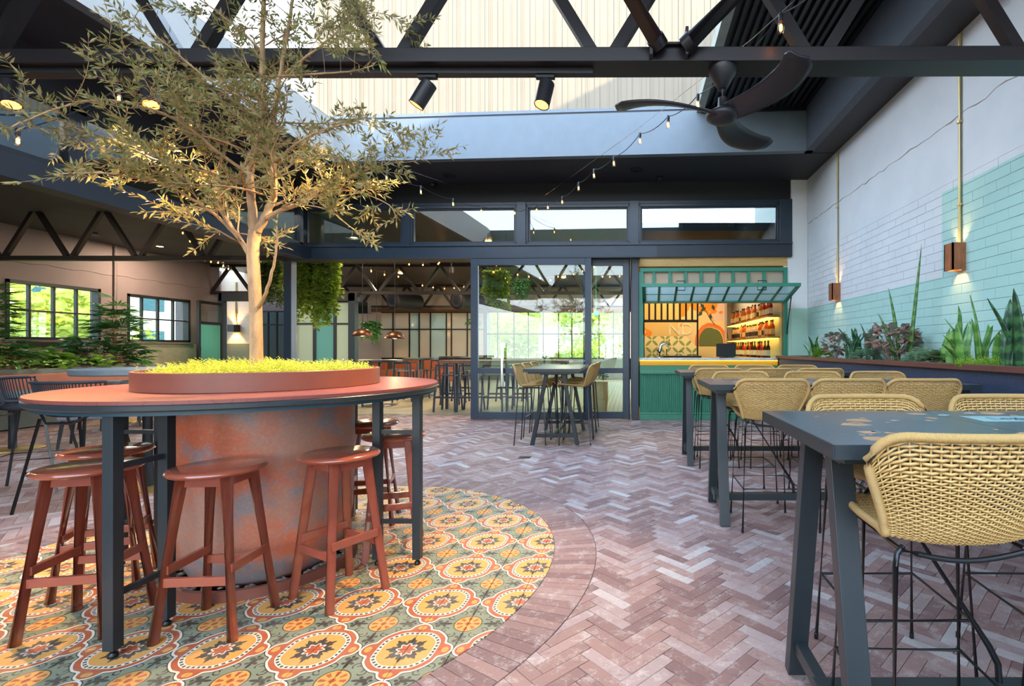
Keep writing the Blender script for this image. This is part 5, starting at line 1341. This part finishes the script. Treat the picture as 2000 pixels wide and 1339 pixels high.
hanging('darker hanging fern between the olive trunk and the navy post', 508, 553, 512, 605, 11.6, 90, 5, leafmat('hang_dark', (62, 84, 34), (70, 90, 40), .4))
hanging('green hanging plant seen through the left half of the sliding door', 948, 992, 530, 612, 11.2, 70, 6)
hanging('small hanging plant seen through the middle of the sliding door', 1008, 1034, 545, 590, 13.2, 40, 7, darkleaf)
hanging('hanging plant beside the dome pendant lamp', 716, 738, 628, 672, 13.6, 40, 8, darkleaf, .12, .05)
frond_bush('hanging_pot_plant', 'round hanging plant at the left stile of the sliding door', at(924, 640, 13), 130, .18, .2, .09, .04, darkleaf, 35)
o = B().tube([(0, 0, .1), (0, 0, 3.93-at(924, 640, 13).z)], .005, 5).build('hanger_wire', dark, bpy.data.objects['hanging_pot_plant'])
# ================================================================ RIGHT PLANTER
XF = 2.6
rp_ = thing('long_planter', 'long navy speckled planter with a dark timber cap along the right wall', 'planter', (0, 0, 0))
B().box(XF+.02, XF+.08, -.5, 8.82, 0, 1.135).box(XF+.02, XW-.005, 8.76, 8.82, 0, 1.135).build('planter_face', navyterr, rp_)
B().box(XF-.01, XF+.11, -.5, 8.85, 1.135, 1.18).build('cap_rail', capw, rp_, bevel=.003)
B().box(XF+.08, XW-.012, 8.72, 8.85, 1.135, 1.18).build('cap_rail', capw, rp_, bevel=.003)
sl = B(); nx_, ny_ = 4, 110
for j in range(ny_+1):
    for i in range(nx_+1): sl.v.append((XF+.08+(XW-.012-XF-.08)*i/nx_, -.4+9.15*j/ny_, 1.135+rb.uniform(-.012, .022)))
for j in range(ny_):
    for i in range(nx_): a = j*(nx_+1)+i; sl.f.append((a, a+1, a+nx_+2, a+nx_+1))
sl.build('mulch', soil, rp_, smooth=3, kind='stuff')
mc = B()
for i in range(2600):
    y = rb.uniform(2.2, 8.7); p = (rb.uniform(XF+.1, XW-.02), y, 1.15+rb.uniform(0, .015)); mc.leaf(p, (rb.uniform(-1, 1), rb.uniform(-1, 1), rb.uniform(-.1, .3)), rb.uniform(.015, .035), .008, curl=.1)
o = mc.build('bark_chips', paint('bark_chip', (150, 96, 74), .9, var=.4, scale=60), None); tag(o, 'brown bark chips covering the soil of the long planter', 'mulch', kind='stuff')
def pY(px, xo=2.88): return xo*F/(px-VX)
def blade(L, Wd, lean, az, twist, base=(0, 0), wav=0, roll=.0, n=10, tipp=1.6):
    """one sword leaf as mesh data"""
    b = B(); d = Vector((math.cos(az), math.sin(az), 0)); sd_ = Vector((-d.y, d.x, 0))
    for k in range(n+1):
        s_ = k/n; c = Vector((base[0], base[1], 0))+d*(lean*s_*s_*L+.012)+Vector((0, 0, L*(s_-.12*lean*s_*s_)))+sd_*wav*math.sin(s_*5)*.02
        wdt = Wd*(.55+.9*s_-.45*s_*s_)*(1-s_**tipp*1.0)**.6 if s_ < 1 else .0008; wdt = max(wdt, .0008)
        sv = (sd_*math.cos(twist*s_)+d*math.sin(twist*s_)); nv = Vector((0, 0, 1)).cross(sv)
        for q in (-1, -.45, 0, .45, 1): b.v.append(tuple(c+sv*q*wdt/2-nv*(1-q*q)*wdt*(.16+roll)))
    for k in range(n):
        for q in range(4): a = k*5+q; b.f.append((a, a+1, a+6, a+5))
    return b
def snake(label, px, xo, leaves, mat, seed, spread=.10):
    y = pY(px, xo); r_ = random.Random(seed); t = thing('snake_plant', label, 'plant', (xo, y, 1.14))
    for L, Wd, lean, az, tw, wv in leaves:
        o = blade(L, Wd*1.2, lean, math.radians(az), tw, (r_.uniform(-spread, spread)*.5, r_.uniform(-spread, spread)), wv).build('leaf', mat, t, smooth=3)
        md = o.modifiers.new('solid', 'SOLIDIFY'); md.thickness = .004
    return t
def rl(n, L0, L1, W0, W1, seed, lean=.35):
    r_ = random.Random(seed); return [(r_.uniform(L0, L1), r_.uniform(W0, W1), r_.uniform(.05, lean), r_.uniform(0, 360), r_.uniform(-1, 1), r_.uniform(-1, 1)) for _ in range(n)]
snake('small variegated snake plant at the far end of the planter', 1592, 2.9, rl(13, .22, .40, .035, .05, 21, .6), snake_mid, 1, .12)
snake('dark green snake plant with broad pointed leaves left of the copper bush', 1664, 2.86, rl(15, .24, .46, .06, .085, 22, .5), snake_dark, 2, .16)
snake('slim dark snake plant behind the first copper bush', 1700, 3.0, rl(10, .3, .50, .05, .07, 23, .3), snake_dark, 3, .14)
for i, (px0, px1, pyt, xo, lean) in enumerate(((1790, 1800, 477, 2.92, 1), (1758, 1735, 562, 2.90, -1), (1752, 1715, 612, 2.86, -1))):
    y = pY(px0-12 if i == 0 else px0, xo); p0 = Vector((xo, y, 1.14))
    if i == 0: p0 = Vector((2.92, pY(1775, 2.92), 1.14))
    tip = at(px1, pyt, p0.y-.02 if i == 0 else p0.y+.05)
    t = thing('spear_plant', ['tallest cylindrical spear leaf leaning right in the planter', 'middle height spear leaf curving to the left', 'shortest thin spear leaf curving left'][i], 'plant', p0); d = tip-p0
    mid = d*.5+Vector((0.0, 0, .0)) + (Vector((.02, 0, .06)) if i else Vector((0, 0, 0)))
    pts = [Vector((0, 0, 0)).lerp(mid, k/6).lerp(mid.lerp(d, k/6), k/6) for k in range(7)]
    B().tube(pts, [.022, .021, .020, .018, .014, .009, .001], 9).build('leaf', snake_mid, t, smooth=3)
snake('pale green broad leaved snake plant above the lime groundcover', 1868, 2.82, [(.38, .11, .12, 200, .3, 0), (.54, .085, .1, 100, -.2, 1), (.34, .12, .1, 260, .1, 0), (.40, .11, .18, 330, .3, 0), (.44, .075, .35, 160, .5, 1), (.30, .07, .6, 190, .4, 0), (.22, .06, .9, 200, .1, 0), (.36, .09, .25, 20, .5, 0), (.3, .09, .2, 280, 0, 0), (.42, .08, .3, 60, .8, 1), (.26, .08, .5, 240, .5, 0)], snake_light, 4, .15)
snake('tall pale snake plant with a wavy upright leaf near the right edge', 1925, 2.86, [(.62, .10, .12, 150, .3, 2), (.36, .11, .2, 300, .2, 0), (.42, .10, .25, 200, .6, 0), (.34, .10, .4, 330, .2, 0), (.40, .06, .5, 60, .4, 1), (.3, .09, .2, 240, .3, 0)], snake_light, 5, .10)
snake('dark mottled snake plant rising at the right edge of the photo', 1985, 2.80, [(.56, .105, .28, 170, .2, 1), (.60, .11, .12, 200, .3, 0), (.55, .10, .2, 40, .2, 0), (.5, .11, .35, 330, .3, 0), (.35, .10, .2, 260, .2, 0), (.45, .09, .4, 20, .5, 0)], snake_dark, 6, .10)
snake('dark snake plant beyond the right edge of the photo', 2120, 2.85, rl(8, .3, .6, .08, .11, 27, .4), snake_dark, 7, .12)
lm = B().add([(0, 0, 0), (.025, .018, .006), (.05, 0, -.004), (.025, -.018, .006), (.012, .013, .004), (.038, .014, .003), (.038, -.014, .003), (.012, -.013, .004)], [(0, 7, 3, 1, 4), (1, 3, 6, 2, 5)]).mesh('oval_leaf', copperleaf, 3)
def kal(label, px, xo, n, Rr, Hh, seed, sc_=1.0):
    r_ = random.Random(seed); t = thing('copper_spoon_plant', label, 'plant', (xo, pY(px, xo), 1.15)); st = B()
    for i in range(n):
        a = r_.random()*2*PI; el = r_.random(); rr = Rr*(.35+.65*math.sin(el*PI)); p = Vector((math.cos(a)*rr*.8, math.sin(a)*rr, Hh*(.25+.75*el)))
        o = bpy.data.objects.new('leaf', lm); COL.objects.link(o); o.parent = t; o.location = p; o.scale = (sc_*r_.uniform(.8, 1.5),)*3
        o.rotation_euler = (r_.uniform(-.6, .6), r_.uniform(-1.0, .5), a+r_.uniform(-.5, .5))
        if i % 4 == 0: st.tube([(p.x*.1, p.y*.25, -.02), (p.x*.4, p.y*.6, p.z*.5), p], .004, 5)
    st.build('stems', paint('stem_pale', (170, 160, 140), .7), t); return t
kal('copper leaved bush at the far left of the planter', 1632, 2.85, 120, .17, .34, 41, 1.4)
kal('large copper leaved bush behind the spear leaves', 1742, 2.90, 190, .28, .40, 42, 1.6)
def mound(label, px, xo, n, R, Hh, mat, seed, ll=.04, lw=.022, spr=False, name='succulent_mound'):
    r_ = random.Random(seed); b = B()
    for i in range(n):
        a = r_.random()*2*PI; q = math.sqrt(r_.random()); x, y = math.cos(a)*q*R*.75, math.sin(a)*q*R; h = Hh*(1-q*q)**.5*r_.uniform(.55, 1.1)
        if spr: sprig(b, (x, y, .0), h*r_.uniform(.6, 1.1)+.02, r_, .013, .007, 12, .5)
        else:
            z = h*r_.uniform(.7, 1.05)
            for k in range(6): aa = k*1.05+a; b.leaf((x, y, z), (math.cos(aa), math.sin(aa), .55), ll, lw, up=(0, 0, 1), curl=.25)
    o = b.build(name, mat); o.location = (xo, pY(px, xo), 1.15); tag(o, label, 'plant', kind='stuff'); return o
mound('low bright green shrub between the small snake plant and first copper bush', 1608, 2.86, 110, .17, .17, lime, 51)
mound('blue green succulent mound under the dark snake plant', 1690, 2.78, 150, .22, .16, succ, 52)
mound('grey green succulent mound right of the tall spear leaf', 1802, 2.82, 170, .22, .15, succ, 53)
mound('dark succulent mound beside the pale snake plant', 1838, 2.84, 150, .22, .13, leafmat('succ_dark', (110, 136, 90), (110, 130, 90), .4), 54)
mound('lime green creeping plant at the foot of the pale snake plants', 1920, 2.76, 330, .24, .11, lime, 55, spr=True, name='creeping_plant')

# ================================================================ OLIVE TREE
TR = thing('olive_tree', 'slender olive tree growing from the round planter with silvery foliage', 'tree', (0, 0, 0))
TD = 2.94
def tp(px, py, dd=0): return at(px, py, TD+dd)
tk = B()
def rad(r0, r1, n): return [r0+(r1-r0)*i/(n-1) for i in range(n)]
def smooth(pts, m=5):
    out = []
    for i in range(len(pts)-1):
        p = [pts[max(0, i-1)], pts[i], pts[i+1], pts[min(len(pts)-1, i+2)]]
        for k in range(m):
            f = k/m; out.append(.5*((2*p[1])+(-p[0]+p[2])*f+(2*p[0]-5*p[1]+4*p[2]-p[3])*f*f+(-p[0]+3*p[1]-3*p[2]+p[3])*f**3))
    out.append(pts[-1]); return out
main = []
def branch(pts, r0, r1, b=None, keep=True):
    P = smooth([tp(*p) for p in pts]); P = [p+Vector((rt2.uniform(-1, 1), rt2.uniform(-1, 1), 0))*.003 for p in P]
    (b or tk).tube(P, rad(r0, r1, len(P)), 10 if r0 > .02 else 7)
    if keep: main.append((P, r0, r1))
rt2 = random.Random(17)
P = smooth([tp(500, 735), tp(501, 700), tp(500, 620), tp(497, 550), tp(494, 490), tp(498, 450)])
tk.tube(P, [.042, .039, .037, .036, .035, .034, .033, .033, .032, .032]+[.032]*(len(P)-10), 14)
bb_ = B()
branch([(497, 462), (494, 430), (490, 380), (488, 330), (502, 280), (511, 230), (512, 130), (514, 40), (517, -60)], .027, .011, bb_)
branch([(500, 458), (513, 432), (526, 405), (535, 380), (534, 330), (533, 270), (537, 210), (548, 140), (560, 70), (575, -20)], .024, .008, bb_)
branch([(516, 430, 0), (545, 412, -.03), (585, 398, -.06), (640, 368, -.1), (700, 338, -.12), (750, 322, -.15)], .015, .004, bb_)
branch([(493, 515), (478, 480, .02), (455, 448, .04), (432, 410, .06), (425, 370, .08), (430, 320, .1), (445, 270, .1), (450, 200, .1)], .016, .006, bb_)
branch([(470, 470), (430, 428, -.08), (385, 395, -.18), (330, 362, -.3), (280, 350, -.38), (200, 338, -.5), (110, 340, -.6)], .010, .003, bb_)
branch([(503, 605), (520, 570, -.05), (532, 530, -.08), (540, 480, -.1), (541, 430, -.12)], .011, .004, bb_)
branch([(488, 340), (430, 300, -.1), (370, 250, -.22), (300, 215, -.35), (200, 195, -.5), (100, 215, -.6), (10, 255, -.7)], .010, .003, bb_)
branch([(511, 230), (470, 190, -.1), (400, 150, -.2), (330, 90, -.3), (250, 30, -.4)], .009, .003, bb_)
branch([(512, 100), (470, 60, .0), (420, 20, 0), (360, -20, -.1)], .008, .003, bb_)
branch([(534, 320), (580, 280, -.1), (640, 250, -.12), (700, 240, -.15)], .008, .003, bb_)
branch([(548, 150), (600, 110, -.1), (650, 70, -.12), (690, 30, -.15)], .008, .003, bb_)
branch([(520, 150), (600, 145, -.25), (680, 140, -.3), (730, 128, -.35)], .006, .003, bb_)
branch([(425, 380), (370, 330, .1), (300, 310, .1), (240, 280, 0)], .007, .003, bb_)
branch([(585, 398, -.06), (640, 410, -.1), (680, 440, -.12), (720, 470, -.14)], .004, .002, bb_)
branch([(640, 370, -.1), (700, 375, -.15), (760, 400, -.2), (775, 430, -.2)], .005, .002, bb_)
tk.build('trunk', barkm, TR, smooth=3)
twigs = B(); lv = B()
def leafy(P, dens=1.0, ll=.046, big=1.0):
    L = 0; nxt = .02
    for i in range(1, len(P)):
        d = P[i]-P[i-1]; L += d.length
        while L > nxt:
            nxt += .017/dens; p = P[i-1].lerp(P[i], rt2.random()); dn = d.normalized(); a = rt2.random()*2*PI; s_, u = frame(dn)
            o_ = s_*math.cos(a)+u*math.sin(a)
            for sg in (1, -1): 
                if rt2.random() < .85: lv.leaf(p, dn*.7+o_*sg*.9, ll*rt2.uniform(.65, 1.25)*big, .0125*rt2.uniform(.8, 1.2)*big, curl=.12)
    lv.leaf(P[-1], P[-1]-P[-2], ll*big, .009*big)
def twig(p, d, L, r, lev):
    n = 6; P = [p]; dd = d.normalized()
    for k in range(n):
        dd = (dd+Vector((rt2.uniform(-.22, .22), rt2.uniform(-.22, .22), rt2.uniform(-.16, .13)))).normalized(); P.append(P[-1]+dd*L/n)
    twigs.tube(P, rad(r, max(.0009, r*.4), n+1), 5, cap=False)
    if lev == 0: leafy(P, .9)
    else:
        leafy(P[3:], .6)
        for k in range(2, n+1):
            for _ in range(1 if rt2.random() < .72 else 2):
                d2 = (dd+Vector((rt2.uniform(-1, 1), rt2.uniform(-1, 1), rt2.uniform(-.7, .9)))).normalized(); twig(P[k], d2, L*rt2.uniform(.38, .65), r*.55, lev-1)
for mi, (P, r0, r1) in enumerate(main):
    tot = len(P)
    st_ = 10 if mi in (0, 1) else 5
    for i in range(st_, tot, 2):
        if mi == 5 and i > 0:
            if i % 4 == 0: leafy(P[i-2:i+1], .4)
            continue
        d0 = (P[i]-P[i-1]).normalized()
        side = Vector((rt2.uniform(-1, 1), rt2.uniform(-.8, .5), rt2.uniform(-.35, .75)))
        if P[i].y < 2.3: L = rt2.uniform(.12, .26)
        else: L = rt2.uniform(.2, .42)
        lev = 1 if (mi not in (4, 6, 7, 8, 13, 14) or i < tot*.6) and mi != 7 else 0
        if mi in (13, 14): L = .12
        twig(P[i], d0*.45+side, L, max(.0018, (r0+(r1-r0)*i/tot)*.4), lev)
    leafy(P[-6:], .8)
twigs.build('twigs', barkm, TR, smooth=3); bb_.build('branches', barkm, TR, smooth=3)
lv.build('leaves', olive, TR, kind='stuff')
print('olive leaves', len(lv.f)//2)

# ================================================================ BEHIND THE CAMERA AND OUTSIDE
wre = B().box(-13.3, -9.5, -8.2, -8, 0, 4.4).box(3.0, 3.5, -8.2, -8, 0, 4.4).box(-9.5, 3.0, -8.2, -8, 4.0, 4.4).build('wall_rear', taupe); tag(wre, 'unseen wall behind the camera, its garden opening widened to let in light', 'wall', kind='structure')  # opening enlarged so more skylight reaches the room
def tree_out(label, c, R, Hh, n, seed, mat=extleaf, name='garden_tree', grp=None):
    r_ = random.Random(seed); t = thing(name, label, 'tree', c, 0, grp); b = B()
    blobs = [(Vector((r_.uniform(-.6, .6)*R, r_.uniform(-.6, .6)*R, Hh*r_.uniform(.35, .85))), R*r_.uniform(.35, .6)) for _ in range(7)]
    for i in range(n):
        bc_, br2 = r_.choice(blobs); v = Vector((r_.gauss(0, 1), r_.gauss(0, 1), r_.gauss(0, 1))).normalized()*br2*r_.uniform(.75, 1.05)
        b.leaf(bc_+v, (r_.uniform(-1, 1), r_.uniform(-1, 1), r_.uniform(-.6, .4)), R*.17, R*.09, curl=.2)
    b.build('foliage', mat, t, kind='stuff'); B().tube([(0, 0, 0), (.05, .03, Hh*.3), (0, 0, Hh*.6)], [.09, .07, .04], 8).build('trunk', barkm, t); return t
tree_out('sunlit yellow green tree outside the first left window', (-18.5, 15.0, -.3), 2.2, 4.0, 1700, 61)
tree_out('green bush outside the lower half of the first left window', (-17.0, 13.5, -.3), 1.5, 2.2, 900, 62)
tree_out('sunlit tree outside between the left windows', (-21, 19, -.3), 2.0, 3.6, 1000, 63)
tree_out('bushy tree outside beyond the left edge', (-18, 10, -.3), 1.8, 3.4, 900, 64)
bo = B().box(-27, -24, 18, 34, -.3, 9).build('neighbour_building', extm); tag(bo, 'pale building outside seen through the second left window', 'building', kind='structure')
for k in range(6):
    for m_ in range(3): B().box(-24.02, -23.96, 19+k*2.5, 20.2+k*2.5, .6+m_*2.6, 2.2+m_*2.6).build('window', tealpost, bo)
for i, (x, y, R, h) in enumerate(((-7, 27, 2.4, 4.6), (-4, 26, 2.2, 3.6), (-1.5, 27.5, 2.6, 4.8), (-5.5, 31, 2.8, 5.6), (0.5, 25.5, 1.6, 2.6), (-2.6, 24.8, 1.3, 1.9), (-8.5, 30, 2.2, 5))):
    tree_out(['yellow green tree at the left of the far garden window', 'low bright bush in the far garden window', 'large tree at the right of the far garden window', 'tall tree at the back of the far garden', 'small bush at the right end of the far window', 'low bush close to the far window', 'tree at the left end of the far garden'][i], (x, y, -.3), R, h, 1300, 70+i)  # greenery behind the stand-in windows, in place of the door's reflected garden
for i, (x, y, R, h) in enumerate(((-5.5, -17, 2.2, 2.6), (-1, -18, 2.0, 2.4), (3, -17, 1.8, 2.3))):
    tree_out('garden tree behind the camera', (x, y, -.3), R, h, 700, 90+i, grp='garden trees behind the camera')
bpy.data.objects.remove
for tmpl in (st0, ch0, rc0, ms0):
    for c_ in list(tmpl.children_recursive): bpy.data.objects.remove(c_)
    bpy.data.objects.remove(tmpl)
bpy.context.view_layer.update()
